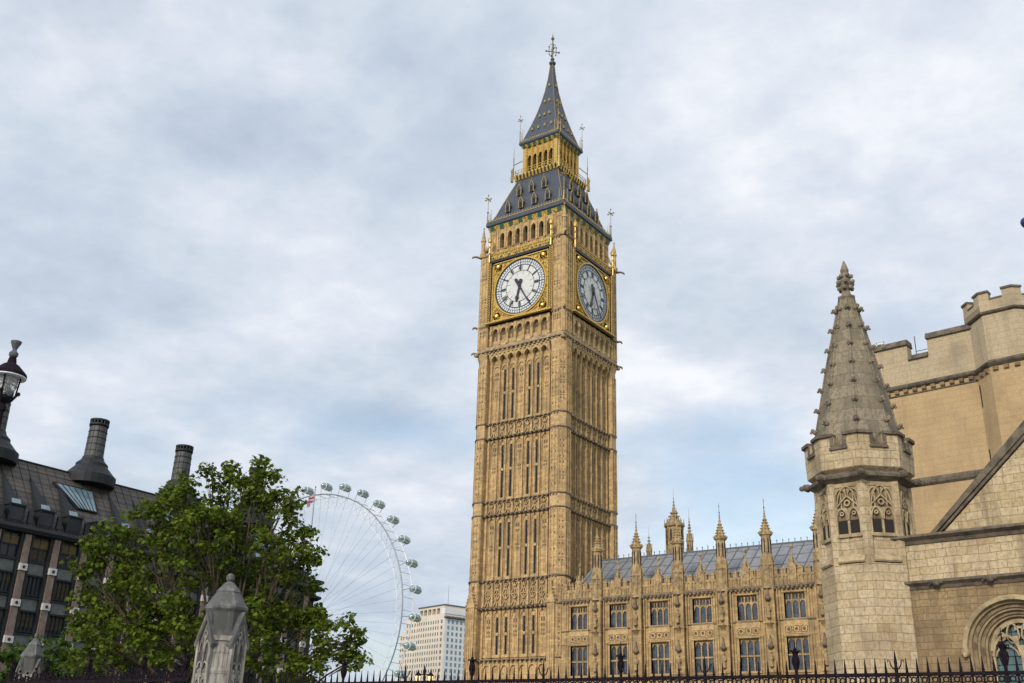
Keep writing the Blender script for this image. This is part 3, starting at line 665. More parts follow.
for k in range(4):
    cross_pin(k, 5.72*1.414, 65.4, 69.7); cross_pin(k, 2.98*1.414, 77.9, 82.3, .8)
    b = MB(); b.M = RZ(k*PI/2+PI/4); b.lathe(3.5*1.414, 0, [(.07, 72.6), (.07, 75.4), (.035, 75.6), (.03, 76.6), (.01, 77.2)], 6); b.tube((3.45*1.414,0,74.4), (2.7*1.414,0,75.2), .06)
    b.lathe(3.62*1.414, 0, [(.18, 71.8), (.2, 72.3), (.14, 73.0), (.2, 73.4), (.02, 73.9)], 6); b.build('gallery_pinnacle', GOLDD, TW)
    b = MB(); b.M = RZ(k*PI/2+PI/4)
    b.lathe(6.0*1.414, 0, [(.42, 60.3), (.42, 60.9), (.26, 61.1), (.26, 62.6), (.36, 62.7), (.3, 62.85), (.05, 64.4), (.12, 64.5), (.01, 64.8)], 8, PI/8)
    b.path([(5.9*1.414,0,61.2),(5.6*1.414,0,61.7),(5.35*1.414,0,62.6)], .14); b.build('corner_pinnacle', STONE, TW)
    for z in (60.35, 50.75, 47.4):
        b = MB(); b.M = RZ(k*PI/2+PI/4); L = .95 if z > 60 else .55
        b.path([(6.2*1.414,0,z),(6.2*1.414+L*.6,0,z+.12),(6.2*1.414+L,0,z+.02),(6.2*1.414+L*1.1,0,z-.14)], .15, 6, .09); b.build('gargoyle', SOOT, TW)
# ------------------------------------------------------------------ the palace range beside the tower
PR = thing('palace_range', 'long gothic stone palace wing with traceried windows, pinnacles and grey lead roof', 'palace wing')
PX0, PX1, PY = 6.3, 40.0, -6.25
WC = [8.4+4.52*k for k in range(8) if 8.4+4.52*k < 40]; BC = [10.66+4.52*k for k in range(7) if 10.66+4.52*k < 39]; BC[5] += .42
def gothic_window(cx, z0, z1, w, transom, pan):
    """frame with mullions and tracery heads, glass behind"""
    b = MB(); y = PY+.25; hw = w/2
    b.box(cx-hw-.12, cx-hw, PY-.08, PY+.6, z0-.05, z1+.1); b.box(cx+hw, cx+hw+.12, PY-.08, PY+.6, z0-.05, z1+.1)
    b.box(cx-hw-.2, cx+hw+.2, PY-.14, PY+.6, z1+.1, z1+.24); b.box(cx-hw-.12, cx+hw+.12, PY-.12, PY+.6, z0-.2, z0)
    lw = w/3
    for i in (1, 2): b.box(cx-hw+lw*i-.055, cx-hw+lw*i+.055, y-.1, y+.2, z0, z1+.1)
    if transom: b.box(cx-hw, cx+hw, y-.06, y+.2, transom-.07, transom+.07)
    for i in range(3):
        c = cx-hw+lw*(i+.5)
        if pan:                                  # upper windows: perpendicular panels over the heads
            b.spandrel(c, lw-.11, z1-1.0, z1-.62, z1-.5, y-.04, y+.15, 3)
            b.box(c-.03, c+.03, y-.04, y+.15, z1-.5, z1)
            for s in (-1, 1): b.spandrel(c+s*lw*.22, lw*.36, z1-.2, z1-.05, z1+.1, y-.03, y+.15, 2)
        else: b.spandrel(c, lw-.11, z1-.45, z1-.08, z1+.1, y-.04, y+.15, 3)
    o = b.build('window', RSTONE, PR)
    g = MB(); g.box(cx-hw, cx+hw, y+.06, y+.1, z0, z1+.05); g.build('glass', GLASS, o)
    # lead cames
    l = MB()
    for i in range(3):
        c = cx-hw+lw*(i+.5); l.box(c-.012, c+.012, y+.04, y+.06, z0, z1-.1)
    z = z0+.3
    while z < z1-.3: l.box(cx-hw, cx+hw, y+.042, y+.06, z, z+.02); z += .3
    l.build('lead_came', SEAM, o)
WW = 1.95
b = MB()                                        # main wall built round its openings
b.box(PX0, WC[0]-WW/2, PY, PY+.7, 0, 17.6)
for i, c in enumerate(WC):
    x1 = WC[i+1]-WW/2 if i+1 < len(WC) else PX1
    b.box(c+WW/2, x1, PY, PY+.7, 0, 17.6)
    for a, e in ((0, 4.0), (8.8, 10.16), (13.0, 14.6), (16.85, 17.6)): b.box(c-WW/2, c+WW/2, PY, PY+.7, a, e)
b.box(PX0, PX1, PY+.9, PY+12, 0, 17.9)
for i, c in enumerate(WC): b.box(c-WW/2, c+WW/2, PY+.3, PY+.7, 4, 8.8)
b.build('wall', RSTONE, PR)
for c in WC:
    gothic_window(c, 10.16, 12.95, WW, 11.5, False); gothic_window(c, 14.62, 16.8, WW, None, True)
    b = MB()                                    # quatrefoil panels between the storeys
    b.box(c-1.15, c+1.15, PY-.09, PY, 13.95, 14.42); b.box(c-1.15, c+1.15, PY-.09, PY, 13.28, 13.36)
    for i in range(3):
        x = c-.72+.72*i
        b.annulus(x, 13.66, .17, .27, PY-.09, PY-.001, 10)
        xbar(b, x-.28, 13.4, x-.1, 13.58, .07, PY-.08, PY); xbar(b, x+.28, 13.4, x+.1, 13.58, .07, PY-.08, PY); xbar(b, x-.28, 13.93, x-.1, 13.74, .07, PY-.08, PY); xbar(b, x+.28, 13.93, x+.1, 13.74, .07, PY-.08, PY)
        b.box(x-.36-.03, x-.36+.03, PY-.09, PY, 13.36, 13.95)
    b.box(c+1.05, c+1.11, PY-.09, PY, 13.36, 13.95)
    b.build('quatrefoil_panel', CARVE, PR)
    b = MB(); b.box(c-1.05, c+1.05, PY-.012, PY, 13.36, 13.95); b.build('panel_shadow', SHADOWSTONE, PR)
    for s in (-1, 1):                           # wall shafts and their little blind panels
        b = MB(); x = c+s*1.32; b.box(x-.06, x+.06, PY-.12, PY, 10, 13.2); b.box(x-.06, x+.06, PY-.12, PY, 14.5, 17.2)
        x = c+s*1.58; b.box(x-.035, x+.035, PY-.07, PY, 8.6, 17.2)
        for z in (11.4, 13.6, 15.2, 16.6): b.box(x-.07, x+.07, PY-.1, PY, z, z+.22)
        b.build('wall_shaft', RSTONE, PR)
def xstring(name, z, h, d, m, teeth=0):
    b = MB(); b.xprism([(PY+.02, z-h*.6), (PY-d*.5, z-h*.5), (PY-d, z-h*.1), (PY-d, z+h*.3), (PY+.02, z+h*.6)], PX0, PX1)
    if teeth:
        x = PX0+.3
        while x < PX1: b.ball((x, PY-d*.8, z-h*.55), h*.42*random.uniform(.8,1.2), 6, 4); x += teeth
    b.build(name, m, PR)
random.seed(3)
xstring('string_course', 8.75, .16, .12, CARVE); xstring('string_course', 14.5, .14, .14, SOOT); xstring('string_course', 13.2, .10, .1, CARVE)
xstring('cornice', 17.5, .34, .3, SOOT, .42)
# parapet: pierced panels with little battlements and a gabled finial over each window
b = MB(); b.box(PX0, PX1, PY-.02, PY+.3, 17.65, 18.55)
x = PX0+.1
while x < PX1-.2:
    b.box(x, x+.1, PY-.12, PY, 17.65, 18.6); b.spandrel(x+.24, .28, 18.2, 18.38, 18.55, PY-.1, PY, 2); x += .38
x = PX0+.2
while x < PX1-.6:
    b.box(x, x+.46, PY-.04, PY+.32, 18.55, 19.0); b.box(x-.05, x+.51, PY-.09, PY+.37, 19.0, 19.1); b.prism([(x+.1,19.1),(x+.36,19.1),(x+.23,19.32)], PY+.02, PY+.25); x += .78
b.build('parapet', RSTONE, PR)
for c in WC:
    b = MB(); b.box(c-.3, c+.3, PY-.14, PY+.3, 17.7, 19.15); b.prism([(c-.36,19.1),(c+.36,19.1),(c+.2,19.45),(c+.12,19.5),(c+.1,20.0),(c-.1,20.0),(c-.12,19.5),(c-.2,19.45)], PY-.12, PY+.26)
    for s in (-1, 1):
        b.box(c+s*.34-.06, c+s*.34+.06, PY-.2, PY+.3, 17.6, 19.3); b.lathe(c+s*.34, PY+.05, [(.12,19.35),(.03,19.8),(.07,19.85),(.01,20.0)], 6)
        b.box(c+s*.95-.06, c+s*.95+.06, PY-.14, PY+.3, 17.6, 19.15)
        for q in range(3): b.ball((c+s*(.42-.12*q), PY, 19.3+.2*q), .07, 5, 3)
    b.spandrel(c, .36, 18.4, 18.8, 19.0, PY-.2, PY-.1, 3); b.cb(c, PY-.16, 18.2, .18, .1, .6)
    b.lathe(c, PY+.1, [(.13,19.95),(.07,20.3),(.055,20.85),(.07,20.9)], 6); b.ball((c, PY+.1, 21.0), .19, 6, 4)
    b.build('parapet_gable', PINN, PR)
def statue_mb(x, z):
    b = MB(); y = PY-.72
    b.lathe(x, y, [(.13, z), (.2, z+.05), (.17, z+.5), (.2, z+.85), (.19, z+1.0), (.08, z+1.1), (.07, z+1.14), (.11, z+1.22), (.1, z+1.32), (.03, z+1.4)], 8)
    b.path([(x-.17,y,z+.98),(x-.22,y-.05,z+.75),(x-.08,y-.16,z+.68)], .05); b.path([(x+.17,y,z+.98),(x+.22,y-.05,z+.72),(x+.1,y-.16,z+.62)], .05)
    return b
for c in BC:
    b = MB(); hw = .5
    b.box(c-hw, c+hw, PY-.55, PY+.1, 0, 12.0); b.box(c-hw+.03, c+hw-.03, PY-.5, PY+.1, 12, 17.4)
    for s in (-1, 1): b.box(c+s*.5-.07, c+s*.5+.07, PY-.62, PY-.4, 9, 17.3); b.box(c+s*.72-.05, c+s*.72+.05, PY-.22, PY, 8.8, 17.3)
    for z in (10.0, 14.2): b.box(c-hw-.1, c+hw+.1, PY-.66, PY, z, z+.14); b.xprism([(PY-.5,z-.5),(PY-.62,z-.3),(PY-.95,z+.0),(PY-.95,z+.14),(PY-.5,z+.14)], c-.22, c+.22)
    B = b.build('buttress', RSTONE, PR)
    for z in (10.4, 14.6):
        statue_mb(c, z+.02).build('statue', PINN, B)
        b = MB(); zc = z+1.75               # canopy over each statue
        b.lathe(c, PY-.72, [(.2, zc-.12), (.3, zc), (.3, zc+.14), (.2, zc+.2), (.06, zc+.85), (.1, zc+.9), (.02, zc+1.05)], 8)
        b.build('niche_canopy', SOOT, B)
    b = MB(); y = PY-.2                      # pinnacle turret above the parapet
    b.lathe(c, y, [(.62, 17.3), (.62, 17.75), (.52, 17.8), (.52, 19.25), (.64, 19.4), (.64, 19.5), (.5, 19.55)], 8, PI/8)
    for k in range(8):
        a = PI/8+k*PI/4; b.lathe(c+.56*math.cos(a), y+.56*math.sin(a), [(.07,17.8),(.07,19.9),(.01,20.3)], 4)
        a += PI/8; b.prism([(c,19.5),(c,19.5+.01),(c+.01,19.5)], y, y+.01)
    b.lathe(c, y, [(.56, 19.5), (.52, 20.2), (.46, 20.35), (.44, 22.0), (.47, 22.1), (.62, 22.22), (.62, 22.32), (.48, 22.36)], 8, PI/8)
    P = b.build('pinnacle', PINN, PR)
    b = MB()
    for k in range(8):
        a = k*PI/4; d = .36; ca, sa = math.cos(a), math.sin(a)
        b.add([(c+ca*d-sa*.07,y+sa*d+ca*.07,20.6),(c+ca*d+sa*.07,y+sa*d-ca*.07,20.6),(c+ca*d+sa*.07,y+sa*d-ca*.07,21.7),(c+ca*d,y+sa*d,21.85),(c+ca*d-sa*.07,y+sa*d+ca*.07,21.7)], [(0,1,2,3,4)])
        for q in range(2): pass
    b2 = MB()
    for k in range(8):
        a = k*PI/4; ca, sa = math.cos(a), math.sin(a); x0, y0 = c+ca*.44, y+sa*.44
        b2.lathe(x0, y0, [(.055, 20.55), (.055, 21.75), (.01, 21.9)], 4, a+PI/4)
    b2.build('slit_opening', VOID, P)
    b = MB(); b.lathe(c, y, [(.5, 22.3), (.34, 22.75), (.19, 23.3), (.1, 23.9), (.08, 24.1)], 8, PI/8)
    for k in range(8):
        a = PI/8+k*PI/4; b.ball((c+.6*math.cos(a), y+.6*math.sin(a), 22.42), .12, 5, 3)
        for q in range(5): r = .5-.085*q; b.ball((c+r*math.cos(a), y+r*math.sin(a), 22.55+.27*q), .085, 4, 3)
    for z, r in ((24.0, .16), (24.25, .11), (24.45, .08)): b.lathe(c, y, [(.03, z-.1), (r, z), (.03, z+.1)], 6)
    b.tube((c, y, 24.0), (c, y, 24.6), .06); b.build('spirelet', PINN, P)
    b = MB(); b.tube((c, y, 24.5), (c, y, 25.75), .03, .012); b.ball((c, y, 24.8), .07, 5, 4); b.ball((c, y, 25.45), .05, 5, 4); b.build('finial_rod', IRON, P)
# lead roof with rolls and ridge cresting
b = MB(); b.xprism([(PY+1.0, 17.9), (1.0, 22.85), (PY+14, 17.9)], PX0-.0, PX1); ro = b.build('roof', LEAD, PR)
b = MB()
nx = Vector((0, -(22.85-17.9), 1.0-(PY+1.0))).normalized()
x = PX0+.5
while x < PX1: b.box(x-.035, x+.035, -.001, 7.95, -.02, .055); x += 1.15
import itertools
L = math.hypot(1.0-(PY+1.0), 22.85-17.9); ang = math.atan2(22.85-17.9, 1.0-(PY+1.0))
b.M = I4; vs = b.v; b.v = []
T = Matrix.Translation((0, PY+1.0, 17.9)) @ Matrix.Rotation(ang, 4, 'X')
b.v = [tuple(T @ Vector((v[0], min(v[1], L), v[2]))) for v in vs]
o = len(b.v); b.M = T
for q in (1.9, 3.7, 5.5, 7.2): b.box(PX0, PX1, q, q+.05, -.02, .03)
b.M = I4; b.build('lead_roll', SEAM, ro)
b = MB(); b.box(PX0, PX1, .9, 1.1, 22.8, 22.95); x = PX0+.2
while x < PX1: b.cb(x, 1.0, 23.1, .05, .05, .35); b.ball((x, 1.0, 23.25), .07, 5, 3); x += .62
b.build('ridge_cresting', SEAM, ro)
# turrets and spires standing behind the roof
def vent_turret(x, y, r, z0, zb, zt, label, loc):
    t = thing('roof_turret', label, 'turret', (x, y, 0))
    b = MB(); b.lathe(0, 0, [(r, 0), (r, zb-1.6), (r*1.12, zb-1.5), (r*1.0, zb-1.4), (r, zb), (r*1.25, zb+.15), (r*1.25, zb+.35), (r*.95, zb+.4)], 8, PI/8)
    for k in range(8):
        a = PI/8+k*PI/4; b.lathe(r*1.02*math.cos(a), r*1.02*math.sin(a), [(.09*r, zb-8), (.09*r, zb+.1)], 4)
    b.build('shaft', PINN, t)
    b = MB()
    for k in range(8):
        a = k*PI/4; d = r*.93; b.lathe(d*math.cos(a), d*math.sin(a), [(.12*r, zb-2.9+.9), (.12*r, zb-.35), (.01, zb-.1)], 4, a+PI/4)
    b.build('opening', VOID, t)
    b = MB(); b.lathe(0, 0, [(r*1.05, zb+.35), (r*.62, zb+1.0), (r*.3, zb+(zt-zb)*.45), (.07, zt-.8), (.04, zt)], 8, PI/8)
    for k in range(8):
        a = PI/8+k*PI/4; b.lathe(r*1.15*math.cos(a), r*1.15*math.sin(a), [(.1*r, zb+.2), (.02, zb+1.1)], 4)
        for q in range(4): rr = r*(1.0-.2*q); b.ball((rr*math.cos(a), rr*math.sin(a), zb+.55+.42*q), .09*r+.03, 4, 3)
    for q in range(3): z = zt-1.3+.38*q; b.lathe(0, 0, [(.05, z-.12), (.24-.05*q, z), (.05, z+.12)], 6)
    b.tube((0,0,zt-.5), (0,0,zt+1.1), .025, .012, 5); b.build('spirelet', PINN, t); return t
vent_turret(10.35, 12, .98, 0, 28.2, 31.9, 'largest octagonal stone turret rising behind the lead roof, with open slits', 0)
vent_turret(11.7, 13.2, .35, 0, 26.6, 29.6, 'slim stone spirelet just right of the largest turret behind the roof', 0)
vent_turret(6.95, 12, .3, 0, 25.6, 27.6, 'small lone stone spirelet behind the roof, left of the big turret', 0)
ah = thing('antenna', 'thin aerial rod standing behind the roof ridge', 'antenna', (14.5, 12, 0)); b = MB(); b.tube((0,0,17),(0,0,25.9),.05,.03,5); b.cb(0,0,25.2,.4,.05,.05); b.build('mast', SEAM, ah)

# ------------------------------------------------------------------ foreground octagonal stone turret
TX, TY = 50.40, -49.11; TA = R(-5)
ST = thing('stone_turret', 'pale octagonal stone turret with weathered crocketed spire and traceried belfry windows', 'turret', (TX, TY, 0), TA)
ST.scale = (1.033,)*3; ST.location.z = -.60
RR = 2.13
def octa(mb, prof, r0=None): mb.lathe(0, 0, prof, 8, PI/8)
b = MB(); octa(b, [(RR+.12, 0), (RR+.12, 3.0), (RR, 3.2), (RR, 10.8)]); b.build('base', HALL, ST)
b = MB(); octa(b, [(RR-.24, 10.7), (RR-.24, 14.55)]); b.build('drum', HALL, ST)
FA = RR*math.cos(PI/8)                          # apothem
SW = 2*RR*math.sin(PI/8)                        # side
b = MB()
for k in range(8):                              # corner shafts
    a = PI/8+k*PI/4; b.M = RZ(a); b.loft([[(RR+.02,0,z),(RR-.12,.2,z),(RR-.42,.22,z),(RR-.42,-.22,z),(RR-.12,-.2,z)] for z in (10.7, 14.5)])
b.M = I4; b.build('corner_shaft', HALL, ST)
for k in range(8):
    if k in (1,2,3): pass
    M = RZ(k*PI/4+PI/2); y = -FA; w = SW-.52
    b = MB(); b.M = M
    b.box(-w/2-.1, w/2+.1, y+.12, y+.3, 12.0, 12.15); b.box(-.05, .05, y+.08, y+.3, 12.0, 13.25)
    for s in (-1, 1):
        c = s*w/4
        b.spandrel(c, w/2-.1, 12.75, 13.2, 13.3, y+.09, y+.28, 4); b.archbar(c, w/2, 12.75, 13.3, .05, y+.02, y+.2, 5)
        b.spandrel(c, w/2-.06, 13.75, 14.15, 14.3, y+.1, y+.28, 4)
        b.box(c-.03, c+.03, y+.1, y+.28, 13.3, 14.1); b.annulus(c, 13.05, .05, .1, y+.06, y+.2, 8)
        b.box(s*w/2-.05, s*w/2+.05, y+.04, y+.28, 12.0, 14.5)
    b.archbar(0, w*.95, 13.15, 14.3, .05, y+.04, y+.2, 6); b.annulus(0, 13.52, .09, .15, y+.06, y+.2, 10); xbar(b, -w/2, 13.3, 0, 13.85, .05, y+.06, y+.2); xbar(b, w/2, 13.3, 0, 13.85, .05, y+.06, y+.2)
    b.box(-w/2-.05, w/2+.05, y+.06, y+.28, 14.25, 14.5)
    tr = b.build('window_tracery', HALLW, ST)
    for s in (-1, 1):
        g = MB(); g.M = M; c = s*w/4; g.box(c-w/4+.06, c+w/4-.06, y+.14, y+.26, 12.15, 12.75); g.build('window_opening', VOID, tr)
    g = MB(); g.M = M; g.box(-w/2-.1, w/2+.1, y+.2, y+.235, 12.1, 14.5); g.build('panel_ground', BROWNST, tr)
    b = MB(); b.M = M; b.xprism([(y-.02, 10.85), (y-.07, 10.92), (y+.02, 11.1), (y+.2, 11.25), (y+.2, 10.85)], -w/2-.05, w/2+.05); b.build('window_sill', HALLW, ST)
b = MB(); octa(b, [(RR-.2, 14.35), (RR+.05, 14.5), (RR+.28, 14.62), (RR+.3, 14.74), (RR+.05, 14.92), (RR-.1, 14.95)]); b.build('cornice', COPING, ST)
for k in range(8):                              # carved grotesques on the cornice corners
    a = PI/8+k*PI/4; b = MB(); b.M = RZ(a); b.ball((RR+.32, 0, 14.72), .2, 7, 5, 1.2, 1, .9); b.ball((RR+.55, .02, 14.68), .13, 6, 4); b.ball((RR+.28, .18, 14.68), .12, 6, 4); b.ball((RR+.28, -.18, 14.66), .12, 6, 4); b.build('carved_grotesque', COPING, ST)
b = MB(); octa(b, [(RR+.02, 14.9), (RR+.26, 15.05), (RR+.30, 15.95), (RR-.1, 16.0)]); PB = b
for k in range(8):
    M = RZ(k*PI/4+PI/2); y = -(RR+.30)*math.cos(PI/8); w = 2*(RR+.30)*math.sin(PI/8)
    b = PB; b.M = M                              # low embrasure in the middle with dark hood mouldings
    b.box(-w/2+.02, -.2, y, y+.42, 15.9, 16.55); b.box(.2, w/2-.02, y, y+.42, 15.9, 16.55)
    b = MB(); b.M = M; e = .09
    b.box(-.42, .42, y-.1, y+.3, 15.92, 16.03); b.box(-.34, .34, y-.04, y+.3, 16.03, 16.12)
    for s in (-1, 1):
        x0, x1 = (s*.3-.08, s*.3+.08); b.box(x0, x1, y-.05, y+.3, 16.1, 16.62)
        x0, x1 = sorted((s*.24, s*(w/2+.03))); b.box(x0, x1, y-.12, y+.5, 16.56, 16.7)
    b.build('merlon_coping', COPING, ST)
PB.M = I4; PB.build('parapet', HALL, ST)
SH = Matrix.Identity(4); SH[0][2] = .026; SH[0][3] = -.026*16     # the old spire leans a hand's breadth
b = MB(); b.M = SH; prof = [(2.02, 16.0), (2.0, 16.6), (1.18, 20.6), (.36, 24.1)]
octa(b, prof); sp = b.build('spire', SPIRE, ST)
b = MB()
for k in range(8):
    a = PI/8+k*PI/4; b.M = SH @ RZ(a); b.path([(2.01,0,16.5),(1.19,0,20.6),(.37,0,24.1)], .055, 5); 
b.M = I4; b.build('spire_rib', SPIRE, sp)
random.seed(8)
for k in range(8):
    for q in range(7):
        z = 17.4+1.02*q; t = (z-16.6)/(24.1-16.6); r = 2.0+(.36-2.0)*t; a = PI/8+k*PI/4; b = MB(); b.M = SH @ RZ(a)
        u = random.uniform; b.ball((r+.05,0,z), .14, 7, 4, 1.1, 1.1, .8); b.ball((r+.17,u(-.04,.04),z+.1), .1, 6, 4); b.ball((r+.25,u(-.05,.05),z-.01), .07, 5, 3); b.ball((r+.08,.10,z+.05), .06, 5, 3); b.ball((r+.08,-.10,z+.05), .06, 5, 3)
        b.build('crocket', CROCK, sp)
b = MB(); b.M = SH; b.lathe(0, 0, [(.34, 23.95), (.38, 24.1), (.44, 24.2), (.44, 24.28), (.26, 24.38), (.2, 24.6), (.3, 24.95), (.24, 25.4), (.17, 25.6), (.22, 25.75), (.14, 26.0), (.03, 26.3)], 8)
for k in range(6):
    for z, r in ((24.75, .32), (25.05, .40), (25.4, .30)):
        a = k*PI/3+z; b.ball((r*math.cos(a), r*math.sin(a), z), .12, 6, 4)
b.build('finial', CROCK, ST)

# ------------------------------------------------------------------ pale gabled hall with the arched window
HL = thing('stone_hall', 'pale and brown ashlar hall wall with sloping gable coping and moulded arched window', 'stone hall', (52.5, -50.0, 0), TA)
ACX, ASP, AR = 3.98, 6.72, 2.0
b = MB()
xs0, xs1 = -1.2, 11.0; IW = 1.28                 # clear opening half width
b.box(xs0, ACX-AR, 0, 1.2, 0, 9.5); b.box(ACX+AR, xs1, 0, 1.2, 0, 9.5); b.box(ACX-AR, ACX+AR, 0, 1.2, 0, 3.0)
pts = [(ACX+AR*math.cos(PI-PI*i/24), ASP+AR*math.sin(PI-PI*i/24)*1.0) for i in range(25)]
for (xa, za), (xb, zb) in zip(pts, pts[1:]): b.prism([(xa, za), (xb, zb), (xb, 9.5), (xa, 9.5)], 0, 1.2)
b.build('lower_wall', HALLB, HL)
b = MB(); b.box(xs0, xs1, .02, 1.2, 9.5, 11.5); b.build('upper_wall', HALL, HL)
def moulding(name, z0, z1, d):
    b = MB(); b.xprism([(.1, z0), (-.05, z0+.03), (-.12, z0+(z1-z0)*.35), (-d, z0+(z1-z0)*.6), (-d, z0+(z1-z0)*.78), (.1, z1)], -.78, xs1); b.build(name, COPING, HL)
moulding('string_course', 9.36, 9.82, .3); moulding('coping', 11.36, 11.86, .36)
for s_ in (1.09, 3.33, 5.57, 7.8):
    b = MB(); b.ball((s_, -.25, 9.6), .17, 8, 5); b.ball((s_-.22, -.22, 9.64), .1, 6, 4); b.ball((s_+.22, -.22, 9.64), .1, 6, 4); b.ball((s_+.06, -.34, 9.52), .09, 6, 4); b.ball((s_-.3, -.2, 9.55), .07, 5, 4); b.build('carved_head', COPING, HL)
orders = [(2.0, 1.86, .10), (1.88, 1.7, .22), (1.72, 1.6, .34), (1.62, 1.46, .46), (1.48, 1.36, .58), (1.38, 1.22, .70)]
for i, (ro_, ri, yd) in enumerate(orders):
    b = MB(); b.annulus(ACX, ASP, ri, ro_, yd-.02+(.03 if i % 2 else 0), 1.15, 28, 0, PI)
    for s in (-1, 1): x0, x1 = sorted((ACX+s*ri, ACX+s*ro_)); b.box(x0, x1, yd-.02+(.03 if i % 2 else 0), 1.15, 3.0, ASP)
    b.build('arch_order', BROWNST if i % 2 else ORDERST, HL)  # shade of the stepped orders put into alternating browns
b = MB(); b.annulus(ACX, ASP, 1.98, 2.17, -.14, .05, 30, 0, PI); 
for s in (-1, 1): b.ball((ACX+s*2.08, -.1, ASP-.08), .19, 8, 5); b.ball((ACX+s*2.08, -.22, ASP-.2), .1, 6, 4)
b.build('hood_mould', HALLW, HL)
b = MB(); y0, y1 = .62, .8
b.box(ACX-.09, ACX+.09, y0-.02, y1, 3.0, ASP+.2)
for s in (-1, 1):
    c = ACX+s*.62; b.spandrel(c, 1.02, 6.55, 7.25, 7.3, y0+.02, y1-.02, 6); b.archbar(c, 1.2, 6.5, 7.4, .1, y0-.03, y1, 7)
    b.archbar(c, .98, 6.5, 6.95, .06, y0, y1-.03, 5)
    b.box(c+s*.55-.05, c+s*.55+.05, y0, y1, 3.0, 6.6)
    b.archbar(ACX+s*.3, .56, 7.3, 7.85, .06, y0, y1, 5); b.archbar(ACX+s*.3, .56, 7.3, 7.05, .05, y0, y1, 5)
    b.annulus(ACX+s*.78, 7.3, .13, .2, y0, y1, 10)
b.spandrel(ACX, .4, 7.5, 7.6, 7.7, y0, y1, 3); b.annulus(ACX, ASP, 1.1, 1.26, y0-.02, y1, 24, 0, PI)
b.build('window_tracery', HALLW, HL)
b = MB(); b.box(ACX-1.3, ACX+1.3, .84, .88, 3.0, 8.0); b.build('window_glass', TEALG, HL)
b = MB()
for i in range(7): x = ACX-1.2+.4*i; b.cb(x, .82, 5.4, .02, .02, 4.8)
for i in range(14): b.cb(ACX, .82, 3.2+.33*i, 2.4, .02, .02)
b.build('window_bar', IRON, HL)
b = MB(); G0, GZ, SL = 1.0, 11.9, .905           # set back gable wall
b.prism([(G0, 11.0), (G0, 12.0), (8.8, 12.0+(8.8-G0)*SL), (16.6, 12.0), (16.6, 11.0)], 1.5, 2.3); b.build('gable_wall', HALL, HL)
b = MB(); t = .72
for s in (1, -1):
    X = lambda x: x if s > 0 else 17.6-x
    b.prism([(X(.72), 12.0), (X(8.8), 12.0+8.08*SL), (X(8.8), 12.0+8.08*SL+t), (X(.5), 12.0+.02)], 1.28, 2.5)
    b.prism([(X(1.2), 12.25), (X(8.8), 12.0+8.08*SL-.2), (X(8.8), 12.0+8.08*SL+.1), (X(.9), 12.1)], 1.38, 2.4)
b.build('gable_coping', COPING, HL)
b = MB(); b.xprism([(1.2, 11.4), (2.3, 12.0), (40, 12.0), (40, 0), (1.2, 0)], .9, 16.6); b.prism([(1.2, 12.0), (8.8, 12+8*SL-.4), (16.4, 12.0)], 2.3, 14); b.build('roof', LEAD, HL)

# ------------------------------------------------------------------ battlemented tower behind
CT = thing('castle_tower', 'buff stone battlemented tower with octagonal corner turret and corbelled string', 'tower', (48.5, -28.5, 0), R(-6))
b = MB(); b.box(-3.2, 6.0, 0, 12, 0, 26.5); b.build('wall', CASTLE, CT)
b = MB()
b.box(-3.2, 6.0, -.03, .8, 26.5, 28.3); b.box(-3.2, -.02, -.03, .8, 28.3, 29.45); b.box(1.38, 6, -.03, .8, 28.3, 29.55); b.box(-3.2, 6, 11.0, 12.0, 26.5, 29.4); b.box(-3.2, -2.4, .8, 11, 26.5, 29.4)
b.build('parapet', CASTLET, CT)
def cop(name, x0, x1, z, h=.42):
    b = MB(); b.xprism([(-.2, z), (-.2, z+.12), (-.05, z+h), (.85, z+h), (.95, z+.1), (.95, z)], x0, x1); b.build(name, COPING, CT)
cop('coping', -3.25, .03, 29.45); cop('coping', 1.33, 6.0, 29.55); cop('coping', .0, 1.36, 28.3, .35)
def cstring(z, x0, x1):
    b = MB(); b.xprism([(.0, z-.12), (-.2, z), (-.26, z+.1), (-.26, z+.2), (-.03, z+.32)], x0, x1); b.build('string_course', COPING, CT)
    for i in range(int((x1-x0)/.62)):
        b = MB(); x = x0+.3+.62*i; b.xprism([(.0, z-.4), (-.16, z-.3), (-.2, z-.1), (.0, z-.05)], x-.14, x+.14); b.build('corbel', HALLB, CT)
    b = MB(); b.xprism([(-.0, z-.52), (-.07, z-.48), (-.07, z-.42), (0, z-.38)], x0, x1); b.build('corbel_bed', COPING, CT)
cstring(26.35, -3.2, 4.3)
b = MB(); b.xprism([(.05, 19.4), (-.16, 19.6), (-.2, 19.8), (.05, 20.1)], -3.3, 6); b.build('weathering', COPING, CT)
UX, UY, UR = 6.5, 1.2, 2.62
tz = 32.2
b = MB(); b.lathe(UX, UY, [(UR, 0), (UR, 26.3)], 8, PI/8); b.build('corner_turret', CASTLE, CT)
b = MB(); b.lathe(UX, UY, [(UR+.02, 26.3), (UR+.02, 29.85), (UR+.14, 30.0), (UR+.14, 30.75)], 8, PI/8)
UA = (UR+.12)*math.cos(PI/8); UW = 2*(UR+.12)*math.sin(PI/8)
for k in range(8):
    b.M = Matrix.Translation((UX, UY, 0)) @ RZ(k*PI/4+PI/2)
    for s in (-1, 1): x0, x1 = sorted((s*.42, s*UW/2)); b.box(x0, x1, -UA, -UA+.5, 30.7, 31.3)
b.M = I4; tp = b.build('turret_parapet', CASTLET, CT)
b = MB(); b.lathe(UX, UY, [(UR, 29.75), (UR+.18, 29.85), (UR+.24, 29.95), (UR+.1, 30.05)], 8, PI/8); b.build('turret_string', COPING, CT)
b = MB()
